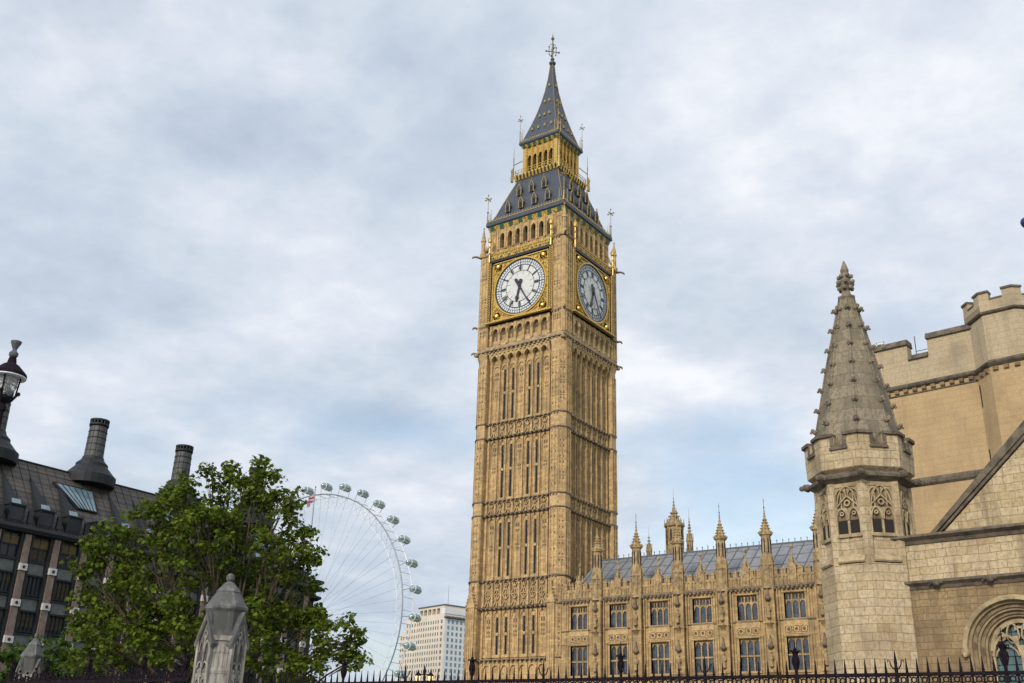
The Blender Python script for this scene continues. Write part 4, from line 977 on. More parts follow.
for k in range(8):
    b.M = Matrix.Translation((UX, UY, 0)) @ RZ(k*PI/4+PI/2)
    for s in (-1, 1): x0, x1 = sorted((s*.38, s*(UW/2+.05))); b.box(x0, x1, -UA-.08, -UA+.58, 31.28, 31.42)
    b.box(-.4, .4, -UA-.06, -UA+.5, 30.74, 30.84)
b.M = I4; b.build('turret_coping', COPING, CT)
b = MB(); b.lathe(UX, UY, [(UR, 26.2), (UR+.2, 26.38), (UR+.26, 26.5), (UR, 26.7)], 8, PI/8); b.build('turret_string', COPING, CT)
for k in range(8):
    for j in range(3):
        b = MB(); b.M = Matrix.Translation((UX, UY, 0)) @ RZ(k*PI/4+PI/2); x = -.66+.66*j; a = UR*math.cos(PI/8)
        b.xprism([(-a+.0, 25.85), (-a-.16, 25.95), (-a-.2, 26.15), (-a, 26.2)], x-.15, x+.15); b.build('corbel', HALLB, CT)
for z0, z1 in ((24.0, 25.5), (19.7, 21.2)):
    b = MB(); b.M = Matrix.Translation((UX, UY, 0)) @ RZ(-PI/4); a = UR*math.cos(PI/8); b.box(-.62-.0, -.5, -a-.01, -a+.1, z0, z1); b.build('slit_window', VOID, CT)
sc = thing('security_camera', 'small pale security camera on the battlement coping', 'security camera', (48.5-1.82*math.cos(R(-6)), -28.5+.19+.35, 29.87))
b = MB(); b.tube((0,0,0), (0,0,.22), .06); b.box(-.1,.1,-.1,.1,0,.05); b.build('bracket', WHITE, sc)
b = MB(); b.box(-.32, .14, -.09, .09, .2, .36); b.box(-.38, .18, -.12, .12, .36, .39); b.build('housing', OFFC, sc); b = MB(); b.tube((-.32,0,.28),(-.36,0,.28),.06); b.build('lens', DGLASS, sc)
gr = thing('guard_rail', 'thin metal guard rail with two upright rods in the embrasure', 'guard rail', (48.5+.35, -28.5+.3, 28.65), R(-6))
b = MB(); b.tube((.08,.2,0), (.08,.2,1.55), .035); b.tube((.92,.2,0), (.92,.2,1.6), .035)
for z in (.12, .42): b.tube((.08,.2,z), (.98,.2,z), .025)
b.build('rail', SEAM, gr)
# ------------------------------------------------------------------ dark office building across the street
OB = thing('office_building', 'dark bronze office building with pinkish stone piers, panelled roof and tall chimneys', 'office building', (-40, 0, 0), PI/2)
Y0_, Y1_ = -62.0, 4.4; PIT_ = 3.4; PK = [-38.4+3.4*k for k in range(-6, 13)]; FLO = [19.5-3.65*k for k in range(5)]
b = MB(); b.box(Y0_, Y1_, .45, 26, 0, 23.2); b.build('wall', BRONZE, OB)
for c in PK:
    b = MB(); b.loft([[(c-w,-.25,z),(c+w,-.25,z),(c+w,.5,z),(c-w,.5,z)] for w, z in ((.50, 0), (.34, 22.9))]); p = b.build('pier', PINK, OB)
    for z in FLO:
        w = .5-.16*z/23; q = MB(); q.box(c-w-.06, c+w+.06, -.42, .3, z-.34, z+.36); q.build('stone_block', WHITEB, p)
        q = MB(); q.M = Matrix.Translation((c, -.43, z)); q.prism([(.17*math.cos(2*PI*i/12), .17*math.sin(2*PI*i/12)) for i in range(12)], -.03, .05); q.build('bolt_disc', BLACK, p)
    for s in (-1, 1):
        b = MB(); b.box(c+s*.62-.1, c+s*.62+.1, -.12, .5, 0, 23.0); b.build('mullion', BRONZE, OB)
random.seed(5)
for i, c in enumerate(PK[:-1]):
    m = c+PIT_/2; w = .92
    for j, z in enumerate(FLO):
        if j > 3: continue
        o = MB(); o.box(m-w-.08, m+w+.08, .12, .5, z-2.75, z-2.6); o.box(m-w-.08, m+w+.08, .02, .5, z-.75, z-.58); o.box(m-.03, m+.03, .1, .45, z-2.6, z-.7)
        for s in (-1, 1): o.box(m+s*w/2-.02, m+s*w/2+.02, .15, .45, z-2.6, z-.7)
        o.box(m-w-.08, m+w+.08, .0, .5, z+.62, z+.8)
        o.box(m-w-.08, m-w-.01, .03, .5, z-2.75, z+.8); o.box(m+w+.01, m+w+.08, .03, .5, z-2.75, z+.8); o = o.build('window', BRONZE, OB)
        g = MB(); g.box(m-w, m+w, .3, .34, z-2.6, z-.75); g.build('glass', BGLASS, o)
        g = MB(); g.box(m-w, m+w, .22, .26, z-.55, z+.6); g.build('light_shelf', BLIND, o)
        if random.random() < .75: g = MB(); g.box(m-w+.05, m+w-.05, .27, .29, z-2.5+random.random()*.8, z-1.0); g.build('curtain', WARM, o)
    o = MB(); o.box(m-w, m+w, .1, .5, 20.3, 20.45); o.box(m-w, m+w, .2, .5, 21.6, 21.72); o.box(m-.04, m+.04, .21, .5, 20.3, 22.9); o = o.build( 'window', BRONZE, OB)
    g = MB(); g.box(m-w, m+w, .3, .34, 20.4, 22.8); g.build('glass', BGLASS if i % 3 else WARM, o)
    g = MB(); g.box(m-w, m+w, .24, .27, 21.75, 22.6); g.build('blind', AMBER if i < 9 else BLIND, o)
b = MB(); b.xprism([(-.5, 23.0), (-.62, 23.2), (-.62, 23.5), (-.3, 23.75), (.6, 23.8), (.6, 23.0)], Y0_, Y1_+.3); b.tube((Y0_, -.55, 23.35), (Y1_+.4, -.55, 23.35), .18, None, 8); b.build('eaves_gutter', BRONZE, OB)
b = MB()
b.add([(Y0_,.2,23.7),(Y1_+.2,.2,23.7),(Y1_-4.5,6.4,32.1),(Y0_,6.4,32.1),(Y0_,8.4,32.1),(Y1_-4.5,8.4,32.1),(Y1_+.2,26,23.7),(Y0_,26,23.7)],
      [(0,1,2,3),(3,2,5,4),(4,5,6,7),(1,6,5,2),(0,3,4,7),(0,7,6,1)]); rf = b.build('roof', BROOF, OB)
T0_, SLY, SLZ = .2, 6.2, 8.4
def rp(x, t, off=0.0):
    n = Vector((0, -SLZ, SLY)).normalized(); return (x, T0_+SLY*t+n.y*off, 23.7+SLZ*t+n.z*off)
for i, c in enumerate(PK[:-1]):
    m = c+PIT_/2; big = (i % 4 == 0)
    d = MB(); d.prism([(m-.8, 23.8), (m+.8, 23.8), (m+.8, 25.7), (m-.8, 25.7)], .1, 1.6); d.box(m-.95, m+.95, -.1, 1.7, 25.7, 25.85)
    d.box(m-.86, m-.74, -.02, .2, 23.8, 25.7); d.box(m+.74, m+.86, -.02, .2, 23.8, 25.7); d = d.build('dormer', BRONZE, rf)
    g = MB(); g.box(m-.7, m+.7, .06, .1, 24.2, 25.5); g.build('dormer_glass', BGLASS, d)
    g = MB(); g.box(m+1.35, m+1.85, -.02, .3, 24.1, 25.4); g.build('side_light', BGLASS, d)
    if big:
        L0, L1 = .42, .76; s = MB(); s.add([rp(m-1.75,L0,.25), rp(m+.8,L0,.25), rp(m+1.05,L1,.25), rp(m-4.15,L1,.25), rp(m-1.75,L0,-.3), rp(m+.8,L0,-.3), rp(m+1.05,L1,-.3), rp(m-4.15,L1,-.3)], [(0,1,2,3),(4,7,6,5),(0,4,5,1),(1,5,6,2),(2,6,7,3),(3,7,4,0)])
        s = s.build('skylight', BRONZE, rf); g = MB(); g.add([rp(m-1.6,L0+.015,.27), rp(m+.7,L0+.015,.27), rp(m+.9,L1-.015,.27), rp(m-3.9,L1-.015,.27)], [(0,1,2,3)]); g.build('skylight_glass', SKYGL, s)
        g = MB()
        for q in range(7): g.tube(rp(m-1.6+2.3*q/6,L0,.3), rp(m-3.9+4.8*q/6,L1,.3), .04, None, 4)
        g.build('glazing_bar', BRONZE, s)
        g = MB(); g.add([(m-.9,-.3,25.9),(m+.9,-.3,25.9),(m+.9,.9,26.25),(m-.9,.9,26.25)], [(0,1,2,3)]); g.build('light_shelf', SKYGL, s)
    else:
        s = MB(); s.add([rp(m-.75,.24,.02), rp(m+.75,.24,.02), rp(m,.80,.02), (m-.75,T0_+SLY*.24-1.0,25.9), (m+.75,T0_+SLY*.24-1.0,25.9)], [(3,4,2),(0,3,2),(4,1,2),(0,1,4,3)]); s = s.build('roof_fin', BRONZE, rf)
        g = MB(); g.add([(m-.55,T0_+SLY*.24-1.25,25.9),(m+.55,T0_+SLY*.24-1.25,25.9),(m+.5,T0_+SLY*.24-.9,26.5),(m-.5,T0_+SLY*.24-.9,26.5)], [(0,1,2,3)]); g.build('light_shelf', SKYGL, s)
for x in [Y0_+1.13*k for k in range(int((Y1_-Y0_-5)/1.13))]:
    pass
b = MB()
x = Y0_+.5
while x < Y1_-4.6: b.tube(rp(x, .0, .02), rp(x, 1.0, .02), .035, None, 4); x += 1.13
b.tube((Y0_, 6.4, 32.15), (Y1_-4.5, 6.4, 32.15), .12, None, 6); b.build('roof_rib', BRONZE, rf)
for cy in (-41.0, -28.4, -15.6, -2.9):
    k = MB(); k.lathe(cy, 6.6, [(2.95, 31.2), (3.0, 32.0), (3.0, 32.3), (2.75, 32.5), (1.85, 33.5), (1.85, 33.8), (1.45, 34.2), (1.3, 34.4), (1.22, 34.7)], 24); c0 = k.build('chimney_base', BRONZE, rf)
    k = MB(); k.lathe(cy, 6.6, [(1.10, 34.6), (1.0, 38.6)], 24); k.build('chimney_flue', FLUE, c0)
    k = MB()
    for z in (35.4, 36.2, 37.0, 37.8, 38.5): k.lathe(cy, 6.6, [(1.06, z), (1.12, z+.04), (1.06, z+.08)], 24)
    for q in range(12): a = q*PI/6; k.tube((cy+1.09*math.cos(a), 6.6+1.09*math.sin(a), 34.7), (cy+1.0*math.cos(a), 6.6+1.0*math.sin(a), 38.6), .035, None, 4)
    k.lathe(cy, 6.6, [(.98, 38.6), (1.14, 38.65), (1.14, 38.85), (.98, 38.9)], 24); k.lathe(cy, 6.6, [(.98, 39.2), (1.14, 39.2), (1.14, 39.4), (.9, 39.45)], 24)
    for q in range(16): a = q*PI/8; k.tube((cy+1.04*math.cos(a), 6.6+1.04*math.sin(a), 38.8), (cy+1.04*math.cos(a), 6.6+1.04*math.sin(a), 39.3), .1, None, 5)
    k.build('chimney_cap', BRONZE, c0)
for z, r in ((24.3, 1.3), (22.2, 1.1)):
    b = MB(); b.lathe(Y1_, .6, [(r*.5, z-.4), (r, z-.1), (r, z+.15), (r*.4, z+.35)], 16); b.build('corner_rainhead', BRONZE, OB)

# flag on its pole at the end of that roof
FP = thing('flagpole', 'dark flagpole with a limp red, white and blue union flag on the roof end', 'flagpole', (-40.4, 2.55, 24.3))
b = MB(); b.tube((0,0,0), (0,0,12.9), .11, .06, 8); b.ball((0,0,13.0), .12, 8, 5); b.box(-.3,.3,-.3,.3,-.3,.2); b.build('pole', GREY, FP)
def union(u, v):        # u along the fly, v up, 0..1 ; 0 blue 1 white 2 red
    x, y = (u-.5)*2, (v-.5)
    if abs(y) < .1 or abs(x) < .1: return 2
    if abs(y) < .168 or abs(x) < .168: return 1
    d = min(abs(y-x*.5), abs(y+x*.5))/1.118
    return 2 if d < .035 else 1 if d < .105 else 0
b = MB(); n, m_ = 40, 26
for i in range(n+1):
    for j in range(m_+1):
        u, v = i/n, j/m_; w = .16*math.sin(u*11+v*1.5)*min(1, u*3)
        b.v.append((-.72*1.1*u-.05+.05*math.sin(9*u), w-.62*1.1*u*.6, 12.3-(1-v)*1.25-1.15*u**1.1))
for i in range(n):
    for j in range(m_):
        a = i*(m_+1)+j; b.f.append((a, a+m_+1, a+m_+2, a+1)); b.m.append(union((i+.5)/n, (j+.5)/m_))
b.build('flag', [mat('flag_blue', (.01,.03,.16), .8), mat('flag_white', (.6,.6,.6), .8), mat('flag_red', (.5,.02,.04), .8)], FP)

# ------------------------------------------------------------------ railings, gate and stone piers in front
FA_ = R(4.578); FO = Vector((49.627, -82.724, 0)); fd = Vector((math.cos(FA_), math.sin(FA_), 0))
FN = thing('iron_fence', 'black iron railing with spear tips, alternating bulb and trident finials and fretwork rail', 'fence', FO, FA_)
b = MB(); b.box(-2.6, 12.9, -.18, .18, 0, .45); b.box(-2.6, 12.9, -.22, .22, .45, .55); b.build('plinth', PIERSTONE, FN)
for z, h in ((3.09, .05), (2.93, .04), (.8, .05)):
    b = MB(); b.box(-2.6, 12.9, -.03, .03, z-h/2, z+h/2); b.build('rail', IRON, FN)
b = MB()
for i in range(103):
    x = -2.6+.15*i+.075
    if x < 12.9: b.annulus(x, 3.01, .028, .048, -.012, .012, 8); xbar(b, x-.07, 2.95, x-.03, 2.99, .016, -.01, .01); xbar(b, x+.07, 2.95, x+.03, 2.99, .016, -.01, .01); xbar(b, x-.07, 3.07, x-.03, 3.03, .016, -.01, .01); xbar(b, x+.07, 3.07, x+.03, 3.03, .016, -.01, .01)
b.build('fretwork', IRON, FN)
def picket(x, par, top=3.33):
    b = MB(); b.tube((x,0,.5), (x,0,3.08), .014, None, 6); b.lathe(x, 0, [(.012, 3.06), (.024, 3.10), (.021, 3.14), (.004, top)], 6); return b.build('picket', IRON, par)
def ballpost(x, par, dz=0.0):
    b = MB(); b.box(x-.028, x+.028, -.028, .028, .3, 3.12+dz)
    b.lathe(x, 0, [(.02, 3.1+dz), (.03, 3.2+dz), (.025, 3.25+dz), (.045, 3.30+dz), (.055, 3.36+dz), (.04, 3.42+dz), (.03, 3.46+dz), (.03, 3.5+dz), (.012, 3.53+dz), (.004, 3.72+dz)], 8)
    for k in range(6): a = k*PI/3; c_, s_ = math.cos(a), math.sin(a); b.path([(x+.03*c_, .03*s_, 3.42+dz), (x+.05*c_, .05*s_, 3.47+dz), (x+.08*c_, .08*s_, 3.475+dz), (x+.085*c_, .085*s_, 3.45+dz)], .015, 5, .01); b.path([(x+.03*c_,.03*s_,3.2+dz),(x+.058*c_,.058*s_,3.3+dz),(x+.05*c_,.05*s_,3.38+dz)], .01, 5)
    return b.build('bulb_post', IRON, par)
def trident(x, par):
    b = MB(); b.box(x-.024, x+.024, -.024, .024, .3, 3.12); b.lathe(x, 0, [(.022, 3.1), (.03, 3.16), (.02, 3.22), (.026, 3.26), (.004, 3.44)], 6)
    for s in (-1, 1): b.path([(x, 0, 3.17), (x+s*.045, 0, 3.18), (x+s*.075, 0, 3.23), (x+s*.085, 0, 3.29), (x+s*.115, 0, 3.3), (x+s*.115, 0, 3.27)], .012, 5, .007)
    return b.build('trident_post', IRON, par)
first = {}
def place(fn, key, x, par):
    if key not in first or first[key].parent != par: first[key] = fn(0, par); first[key].location.x = x; return
    c = first[key].copy(); COL.objects.link(c); c.parent = par; c.location.x = x
for i in range(-17, 86):
    x = .1515*i-.02
    if i % 10 == 0: (place(ballpost, 'b', x, FN) if (i//10) % 2 == 0 else place(trident, 't', x, FN))
    elif x > -2.6 and x < 12.9: place(picket, 'p', x, FN)
GT = thing('iron_gate', 'black double iron gate with scrolled cresting between the two stone piers', 'gate', FO+fd*-4.3, FA_)
for z, h in ((3.22, .07), (2.95, .05), (1.2, .08), (.25, .08)): b = MB(); b.box(-6.4, 0, -.035, .035, z-h/2, z+h/2); b.build('rail', IRON, GT)
for i in range(42):
    x = -.12-.15*i; b = MB(); b.tube((x,0,.2), (x,0,3.2), .016, None, 6); b.lathe(x, 0, [(.016,3.2),(.03,3.27),(.004,3.42)], 5); b.build('picket', IRON, GT)
for i in range(21):
    x = -.2-.3*i; b = MB(); h = .07+.025*(i % 3)
    b.annulus(x, 3.26+h, h*.62, h*.85, -.015, .015, 12); b.annulus(x+.13, 3.3, .03, .055, -.012, .012, 8); b.ball((x, 0, 3.3+2*h), .035, 6, 4); b.build('scroll', IRON, GT)
for x in (-.15, -1.51, -3.35, -4.9, -6.2): 
    p = ballpost(x, GT, .24); 
    
    for s in (-1, 1): b = MB(); b.annulus(x+s*.14, 3.4, .05, .08, -.015, .015, 10); b.build('scroll', IRON, GT)
def stone_pier(name, label, loc, sxy, group):
    t = thing(name, label, 'gate pier', loc, FA_, group); t.scale = (.67*sxy, .67*sxy, 1.0)
    b = MB(); b.lathe(0, 0, [(.92, 0), (.92, .7), (.8, .8), (.76, 3.3), (.78, 3.36), (.74, 3.42), (.73, 4.02)], 8, PI/8)
    for k in range(8):
        b.M = RZ(k*PI/4+PI/2); y = -.72*math.cos(PI/8)
        if k % 2 == 1:
            for dx in (-.2, -.07, .07, .2): b.lathe(dx, y-.0, [(.035, .9), (.035, 3.7), (.06, 3.74), (.02, 3.9)], 6); b.box(dx-.055, dx+.055, y-.05, y+.1, 3.3, 3.36)
            b.box(-.3, .3, y-.06, y+.12, 3.98, 4.08)
    b.M = I4; b.build('shaft', PIERSTONE, t)
    b = MB(); b.lathe(0, 0, [(.735, 3.98), (.73, 4.06), (.66, 4.2), (.655, 4.66)], 8, PI/8); b.build('drum', PIERDR, t)
    for k in (0,1,2,3):
        M = RZ(k*PI/2+PI/2); y = -.72*math.cos(PI/8); b = MB(); b.M = M
        for s in (-1, 1): b.box(s*.27-.045, s*.27+.045, y-.13, y+.1, .8, 3.95); xbar(b, s*.34, 3.86, 0, 4.5, .075, y-.15, y+.35)
        b.prism([(-.27, 3.9), (.27, 3.9), (0, 4.42)], y-.06, y+.4); b.box(-.02, .02, y-.1, y+.05, 3.3, 4.1)
        for s in (-1, 1): b.archbar(s*.115, .22, 3.72, 3.98, .03, y-.1, y+.05, 4); b.archbar(s*.115, .22, 3.4, 3.55, .03, y-.1, y+.05, 4)
        b.annulus(0, 4.1, .06, .09, y-.1, y+.02, 8); b.box(-.27, .27, y-.1, y+.1, 3.22, 3.3)
        for s in (-1, 1): b.spandrel(s*.13, .2, 3.0, 3.18, 3.22, y-.09, y+.1, 3)
        g = b.build('gable', PIERSTONE, t)
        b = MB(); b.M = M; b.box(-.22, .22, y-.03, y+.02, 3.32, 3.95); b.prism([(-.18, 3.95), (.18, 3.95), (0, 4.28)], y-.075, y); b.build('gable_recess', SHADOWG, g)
        b = MB(); b.M = M; b.prism([(-.34, 3.82), (-.40, 3.9), (0, 4.6), (.40, 3.9), (.34, 3.82), (0, 4.46)], y-.17, y+.4); b.build('gable_coping', PIERCAP, g)
    b = MB(); b.lathe(0, 0, [(.66, 4.6), (.735, 4.66), (.74, 4.71), (.70, 4.74), (.42, 5.02), (.43, 5.05), (.15, 5.26), (.09, 5.28)], 8, PI/8); b.build('cap', PIERCAP, t)
    b = MB(); b.lathe(0, 0, [(.07, 5.25), (.1, 5.29), (.14, 5.33), (.14, 5.4), (.09, 5.45), (.02, 5.47)], 10); b.build('knob', PIERDR, t); return t
stone_pier('gate_pier', 'larger grey stone gate pier with octagonal conical cap, right of the iron gate', FO+fd*-3.46, 1.0, 'stone gate piers')
p2 = Vector((64.8065, -98.6139, 0))+1.386*(FO+fd*-9.83-Vector((64.8065, -98.6139, 0)))
stone_pier('gate_pier', 'smaller grey stone gate pier at the far left, half hidden by the iron gate', p2, .80, 'stone gate piers')

# ------------------------------------------------------------------ street lamps
LP = thing('street_lamp', 'large black street lamp with round hooded glass lantern at the left edge', 'street lamp', (47.93, -89.85, 0)); LP.scale = (.87, .87, 1)
b = MB(); b.lathe(0, 0, [(.28, .13), (.28, .5), (.2, .6), (.16, 1.4), (.2, 1.5), (.1, 1.6), (.08, 4), (.1, 4.1), (.065, 4.2), (.055, 7.0), (.085, 7.03), (.085, 7.09), (.06, 7.12), (.06, 7.2)], 12); b.build('pole', IRON, LP)
b = MB(); b.lathe(0, 0, [(.06, 7.15), (.12, 7.24), (.05, 7.3)], 10)
for k in range(4): a = PI/4+k*PI/2; c_, s_ = math.cos(a), math.sin(a); b.path([(.05*c_,.05*s_,7.18),(.14*c_,.14*s_,7.2),(.21*c_,.21*s_,7.29),(.235*c_,.235*s_,7.33),(.24*c_,.24*s_,7.36)], .025, 6); b.tube((.2*c_,.2*s_,7.3), (.235*c_,.235*s_,7.62), .016); b.ball((.25*c_,.25*s_,7.33), .04, 6, 4)
b.build('cradle', IRON, LP)
b = MB(); b.lathe(0, 0, [(.08, 7.3), (.15, 7.36), (.195, 7.48), (.205, 7.62)], 16); b.build('glass', LAMPGL, LP)
b = MB(); b.lathe(0, 0, [(.05, 7.3), (.07, 7.38), (.05, 7.5), (.09, 7.58)], 10); b.build('burner', GREY, LP)
b = MB(); b.lathe(0, 0, [(.20, 7.62), (.33, 7.63), (.335, 7.66), (.32, 7.70), (.16, 7.84), (.09, 7.88), (.075, 7.96), (.06, 8.0)], 20); b.build('hood', IRON, LP)
b = MB(); b.lathe(0, 0, [(.325, 7.612), (.333, 7.618), (.333, 7.632), (.325, 7.64)], 20); b.build('hood_rim', WHITE, LP)
b = MB(); b.lathe(0, 0, [(.05, 7.98), (.085, 8.02), (.09, 8.07), (.04, 8.12), (.045, 8.15), (.1, 8.26), (.105, 8.29), (.02, 8.30)], 12); b.build('finial', DFIN, LP)
L2 = thing('street_lamp', 'small distant lamp with two lit yellow lanterns beyond the railings', 'street lamp', (20.3, -44.7, 0), YAW*-1*0+R(35))
b = MB(); b.tube((0,0,0),(0,0,7.0),.09,.06,8); b.tube((-.4,0,6.95),(.4,0,6.95),.04); b.lathe(0,0,[(.05,6.9),(.12,7.1),(.02,7.5)],8); b.build('pole', IRON, L2)
for s in (-1, 1):
    b = MB(); b.lathe(s*.4, 0, [(.08, 6.45), (.17, 6.85)], 8); b.build('lantern', LITGL, L2)
    b = MB(); b.lathe(s*.4, 0, [(.22, 6.85), (.2, 6.92), (.05, 7.1), (.02, 7.2)], 8); b.build('lantern_hood', IRON, L2)

# ------------------------------------------------------------------ observation wheel
EC = (-298.74, 255.34, 63.75); EA = 0.0495; ERR = 61.5
EY = thing('observation_wheel', 'giant white observation wheel with oval glass capsules seen beyond the tree', 'ferris wheel', (EC[0], EC[1], 0), EA)
ZC = EC[2]
def ep(r, a, y): return (r*math.cos(a), y, ZC+r*math.sin(a))
b = MB()
for k in range(96): b.tube(ep(57.3, 2*PI*k/96, -3.6), ep(57.3, 2*PI*(k+1)/96, -3.6), .30, None, 6)
b.build('front_rim', GREY, EY)
b = MB()
for k in range(96): b.tube(ep(57.3, 2*PI*k/96, 3.6), ep(57.3, 2*PI*(k+1)/96, 3.6), .22, None, 6)
b.build('rear_rim', WHITE, EY)
b = MB()
for k in range(64):
    a, c_ = 2*PI*k/64, 2*PI*(k+1)/64; b.tube(ep(51.2, a, 0), ep(51.2, c_, 0), .14, None, 5)
b.build('inner_rim', WHITE, EY)
b = MB()
for k in range(64):
    a, h = 2*PI*k/64, PI/64
    for y in (-3.6, 3.6): b.tube(ep(51.2, a, 0), ep(57.3, a+h, y), .085, None, 4); b.tube(ep(51.2, a, 0), ep(57.3, a-h, y), .085, None, 4)
    b.tube(ep(57.3, a, -3.6), ep(57.3, a, 3.6), .15, None, 4)
b.build('rim_truss', WHITE, EY)
for k in range(64):
    a = 2*PI*k/64; b = MB(); y = -2.8 if k % 2 else 2.8; b.tube(ep(2.2, a+.4*(1 if k % 4 < 2 else -1), y), ep(51.2, a, 0), .075, None, 4); b.build('cable', WIRE, EY)
b = MB(); T = Matrix.Translation((0,0,ZC)) @ Matrix.Rotation(PI/2, 4, 'X'); b.M = T; b.lathe(0, 0, [(1.6, -7), (2.4, -4.5), (2.4, 4.5), (1.6, 7)], 16); b.build('hub', WHITE, EY)
b = MB()
for s in (-1, 1): b.tube((s*11, 34, 0), (s*2, 9, ZC), 1.6, .9, 10)
b.tube((0, 9, ZC), (0, -8, ZC), 1.1, None, 10); b.build('support_leg', WHITE, EY)
for k in range(32):
    a = R(98.4454-11.25*k); c_ = ep(ERR+.4, a, 0)
    b = MB(); b.M = Matrix.Translation(c_); prof = [(.05, -3.8), (.85, -3.55), (1.35, -2.85), (1.7, -1.7), (1.82, 0), (1.7, 1.7), (1.35, 2.85), (.85, 3.55), (.05, 3.8)]
    b.loft([[(r*math.cos(2*PI*i/14), z, r*math.sin(2*PI*i/14)) for i in range(14)] for r, z in prof]); cap = b.build('capsule', PODG, EY, smooth=True)
    b = MB(); b.M = Matrix.Translation(c_)
    b.loft([[(r*1.03*math.cos(2*PI*i/14), z, min(-.75, r*1.03*math.sin(2*PI*i/14))) for i in range(14)] for r, z in prof[1:-1]])
    for z in (-2.1, 2.1): b.M = Matrix.Translation(c_) @ Matrix.Translation((0, z, 0)); b.annulus(0, 0, 1.6, 1.92, -.15, .15, 16)
    b.M = I4
    b.build('capsule_frame', PODW, cap)
    b = MB(); b.M = Matrix.Translation(c_)
    for q, x in enumerate((-2.4, -1.5, -.7, .3, 1.2, 2.2)): b.lathe(.3*math.sin(q*5+k), x, [(.2, -.8), (.3, .3), (.12, .4), (.16, .75)], 6)
    b.tube((0,-3.6,0), ep(57.3-ERR-.4+0, 0, 0) if 0 else (-(4.2)*math.cos(a), -3.6, -(4.2)*math.sin(a)), .14, None, 4); b.tube((0,3.6,0), (-(4.2)*math.cos(a), 3.6, -(4.2)*math.sin(a)), .14, None, 4)
    b.build('passenger', GREY, cap, kind='stuff')

# ------------------------------------------------------------------ white office tower far away
WB = thing('office_tower', 'tall white stone office block with small square windows behind the wheel', 'office building', (-322.4, 385.5, 0), R(-15))
# corner of the block is the local origin; -X runs along the side painted warm as sunlit, +Y along the side painted cool
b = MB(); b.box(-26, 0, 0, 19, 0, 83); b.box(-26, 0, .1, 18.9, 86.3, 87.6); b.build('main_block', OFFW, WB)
b = MB(); b.box(.0, .35, .3, 19, 0, 80.3); b.box(-4.2, .3, .2, 18.5, 83, 86.3); b.build('cool_face', OFFC, WB)  # cooler copy of the same stone, painted for the less sunlit side
b = MB(); b.box(-26.3, .3, -.3, 18, 87.6, 88.3); b.box(-.1, 1.9, 0, 19.3, 80.6, 81.5); b.build('cornice', SEAM, WB)
b = MB()
for i in range(6): b.box(-26+4.3*i, -25+4.3*i, 0, 10, 83, 86.3)
b.build('roof_colonnade', OFFW, WB)
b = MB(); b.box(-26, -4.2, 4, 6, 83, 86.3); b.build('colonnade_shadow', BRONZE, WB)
b = MB(); b.box(-40, -26, 1, 18, 0, 82.5); b.box(-47, -40, 2, 18, 0, 74.5); b.box(-38, -30, 2, 14, 82.5, 85); b.build('wing', OFFW, WB)
b = MB(); b.tube((-1, 3, 88), (-1, 3, 100), .14, .05, 5); b.build('mast', SEAM, WB)
win = []
for r_ in range(23):
    z = 78.6-3.4*r_
    if z < 3: break
    for i in range(5): win.append(('c', z, 3.0+3.1*i))
    win.append(('k', z, -2.2))
    for i in range(9): win.append(('w', z, -5.6-2.35*i))
    for i in range(5): win.append(('v', z, -27.8-2.6*i))
    if z < 74:
        for i in range(3): win.append(('u', z, -41.2-2.2*i))
def wbox(b, k, z, q):
    if k == 'c': b.box(.3, .42, q-.7, q+.7, z-1.1, z+1.0)
    else:
        y = {'w': 0, 'k': 0, 'v': 1, 'u': 2}[k]; w = .8 if k == 'k' else .5; b.box(q-w, q+w, y-.07, y+.1, z-1.0, z+.9)
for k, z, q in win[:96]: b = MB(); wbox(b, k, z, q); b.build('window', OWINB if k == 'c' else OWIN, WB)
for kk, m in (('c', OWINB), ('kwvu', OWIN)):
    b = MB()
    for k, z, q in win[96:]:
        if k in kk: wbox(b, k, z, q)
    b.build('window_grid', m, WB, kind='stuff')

# balloon drifting at the right of the frame
BL = thing('balloon', 'dark blue balloon floating in the sky at the right edge', 'balloon', (58.32, -38.9, 31.36))
b = MB(); b.lathe(0, 0, [(.03, -.42), (.05, -.38), (.16, -.3), (.29, -.1), (.33, .08), (.27, .25), (.14, .34), (.01, .36)], 14); b.build('envelope', mat('balloon_blue', (.015,.02,.12), .35), BL, smooth=True)
b = MB(); b.path([(0,0,-.4),(.05,0,-.9),(-.03,0,-1.4)], .004, 4); b.build('string', WHITE, BL)
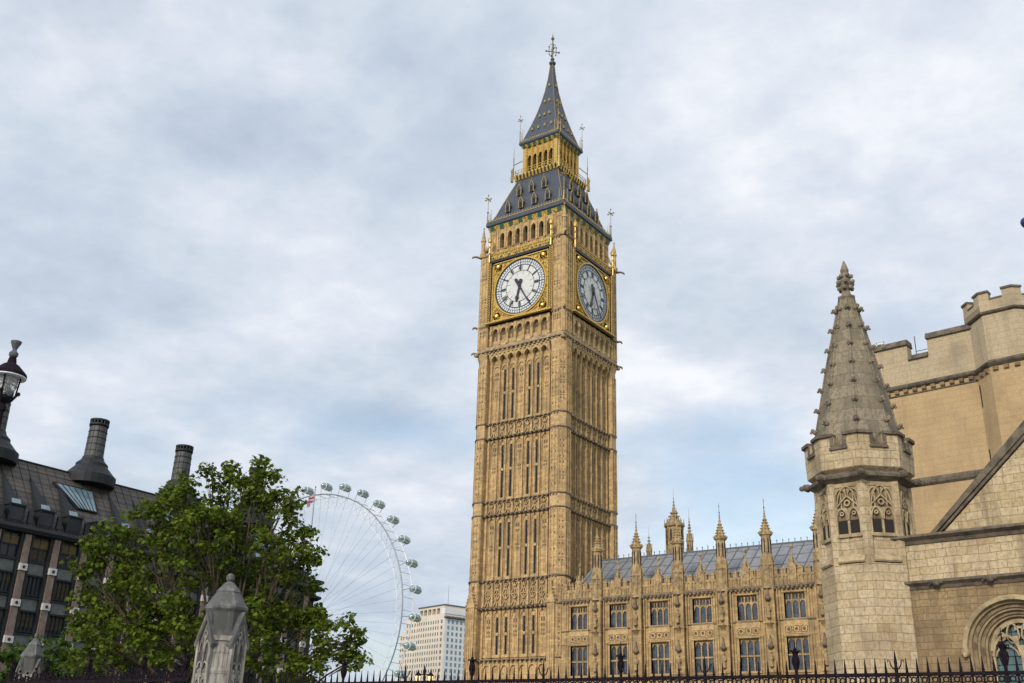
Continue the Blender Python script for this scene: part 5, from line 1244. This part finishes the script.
# ------------------------------------------------------------------ trees
rnd = random.Random(11)
CR = Vector((.8145, .5801, 0)); CF = Vector((-.5801, .8145, 0))
def leaves_mesh(name, centers, mt, parent, size, per, rad, seed, flat=.75):
    rg = random.Random(seed); V = []; F = []
    shape = [(0,-.5),(.22,-.3),(.52,-.25),(.36,.02),(.5,.3),(.2,.25),(0,.62),(-.2,.25),(-.5,.3),(-.36,.02),(-.52,-.25),(-.22,-.3)]
    for c in centers:
        n = int(per*rg.uniform(.6, 1.35))
        for _ in range(n):
            d = Vector((rg.gauss(0,1), rg.gauss(0,1), rg.gauss(0,.8))); d = d.normalized()*rad*rg.random()**.5
            p = c+Vector((d.x, d.y, d.z*flat)); s = size*rg.uniform(.65, 1.25)
            nrm = (Vector((rg.gauss(0,.6), rg.gauss(0,.6), rg.uniform(.25,1.3)))+d.normalized()*.45).normalized()
            t = nrm.cross(Vector((rg.gauss(0,1), rg.gauss(0,1), rg.gauss(0,1)))).normalized(); u = nrm.cross(t); o = len(V); k = rg.uniform(.1,.35)
            for x, y in shape: V.append(tuple(p+t*(x*s)+u*(y*s)-nrm*(k*s*(abs(x)*1.2+max(0,y)**2))))
            F.append(tuple(range(o, o+12)))
    me = bpy.data.meshes.new(name); me.from_pydata(V, [], F); me.materials.append(mt); me.update(); o = bpy.data.objects.new(name, me); COL.objects.link(o); o.parent = parent; return o
def tree(label, base, lobes, trunk_h, dens, size, seed, lmat, group=None, tr=.3):
    rg = random.Random(seed); t = thing('broadleaf_tree', label, 'tree', base)
    def L(a, z, d): q = CR*a+CF*d; return Vector((q.x, q.y, z))
    fork = Vector((0, 0, trunk_h)); b = MB()
    b.path([(0,0,-.1),(.03,.02,.4),(.02,.05,trunk_h*.5),(0,0,trunk_h),(.05,.0,trunk_h+.6)], tr*1.15, 12, tr*.7); b.lathe(0,0,[(tr*1.8,-.05),(tr*1.35,.25),(tr*1.1,.6)],12); b.build('trunk', BARK, t, smooth=True)
    cs = []
    for (a, z, r, d) in lobes:
        c = L(a, z, d); b = MB(); mid = fork.lerp(c, .5)+Vector((rg.uniform(-.3,.3), rg.uniform(-.3,.3), -.25)); 
        b.path([fork, fork.lerp(mid,.5)+Vector((0,0,.05)), mid, mid.lerp(c,.5)+Vector((0,0,.1)), c], .04+.022*r, 7, .025)
        n = max(3, int(dens*r*r*(1 if r > .7 else 1.6)))
        for _ in range(n):
            v = Vector((rg.gauss(0,1), rg.gauss(0,1), rg.gauss(0,1))).normalized()*r*(rg.uniform(.25, 1.0)**.55); p = c+Vector((v.x, v.y, v.z*.85)); cs.append(p)
            if rg.random() < .8:
                s0 = mid.lerp(c, rg.uniform(.2, 1)) ; m1 = s0.lerp(p, .5)+Vector((rg.uniform(-.15,.15), rg.uniform(-.15,.15), rg.uniform(-.1,.2))); b.path([s0, m1, p], .016, 5, .006)
        b.build('branch', BARK, t)
    leaves_mesh('crown', cs, lmat, t, size, 33, .38, seed+1); return t
LOB = [(-.30,10.45,1.05,.3),(-1.90,10.0,1.2,-.4),(-3.06,9.2,1.1,.4),(1.15,10.2,.95,-.2),(-4.17,8.4,1.05,-.3),(-4.55,6.7,1.15,.5),(-2.5,7.3,1.7,-.6),(-.33,8.2,1.75,.9),(1.60,8.4,1.25,-.4),(1.9,6.9,1.3,.6),
       (3.5,5.55,1.0,-.1),(.7,5.4,1.6,-1.0),(-3.4,5.2,1.5,-.8),(-1.5,5.3,1.6,-1.2),(4.3,5.6,.38,0),(-5.3,7.8,.6,0),(-4.9,5.9,.8,.2),(-5.3,8.6,.3,0),(.2,11.6,.3,.1),(-1.4,11.3,.3,0),(-.76,11.4,.4,.2),(.64,11.2,.45,-.2),(-3.85,9.8,.38,.1),(2.3,8.3,.4,.3),(2.6,6.2,.7,.4),(4.3,4.9,.5,0),(-5.0,4.6,.8,.5),(2.5,4.4,1.2,-.5),(-2.7,10.5,.4,.2),(1.9,9.3,.5,.2),(0.5,6.6,1.2,1.5),(-1.0,9.0,1.2,-1.0)]
tree('large green leafy tree with open branching in front of the dark office building', (35.84, -74.02, 0), LOB, 2.7, 21, .155, 21, LEAF)
tree('low dark green tree behind the smaller gate pier at far left', (27.0, -75.6, 0), [(0,5.0,1.0,0),(-.9,4.6,1.0,.3),(1.0,4.7,1.0,.2),(-1.9,4.3,.9,0),(2.0,4.3,.9,-.2),(.3,4.0,1.2,-.5),(-1.0,3.6,1.2,-.3),(1.4,3.4,1.2,0),(3.0,3.6,1.0,.2)], 1.8, 13, .2, 33, LEAFD)
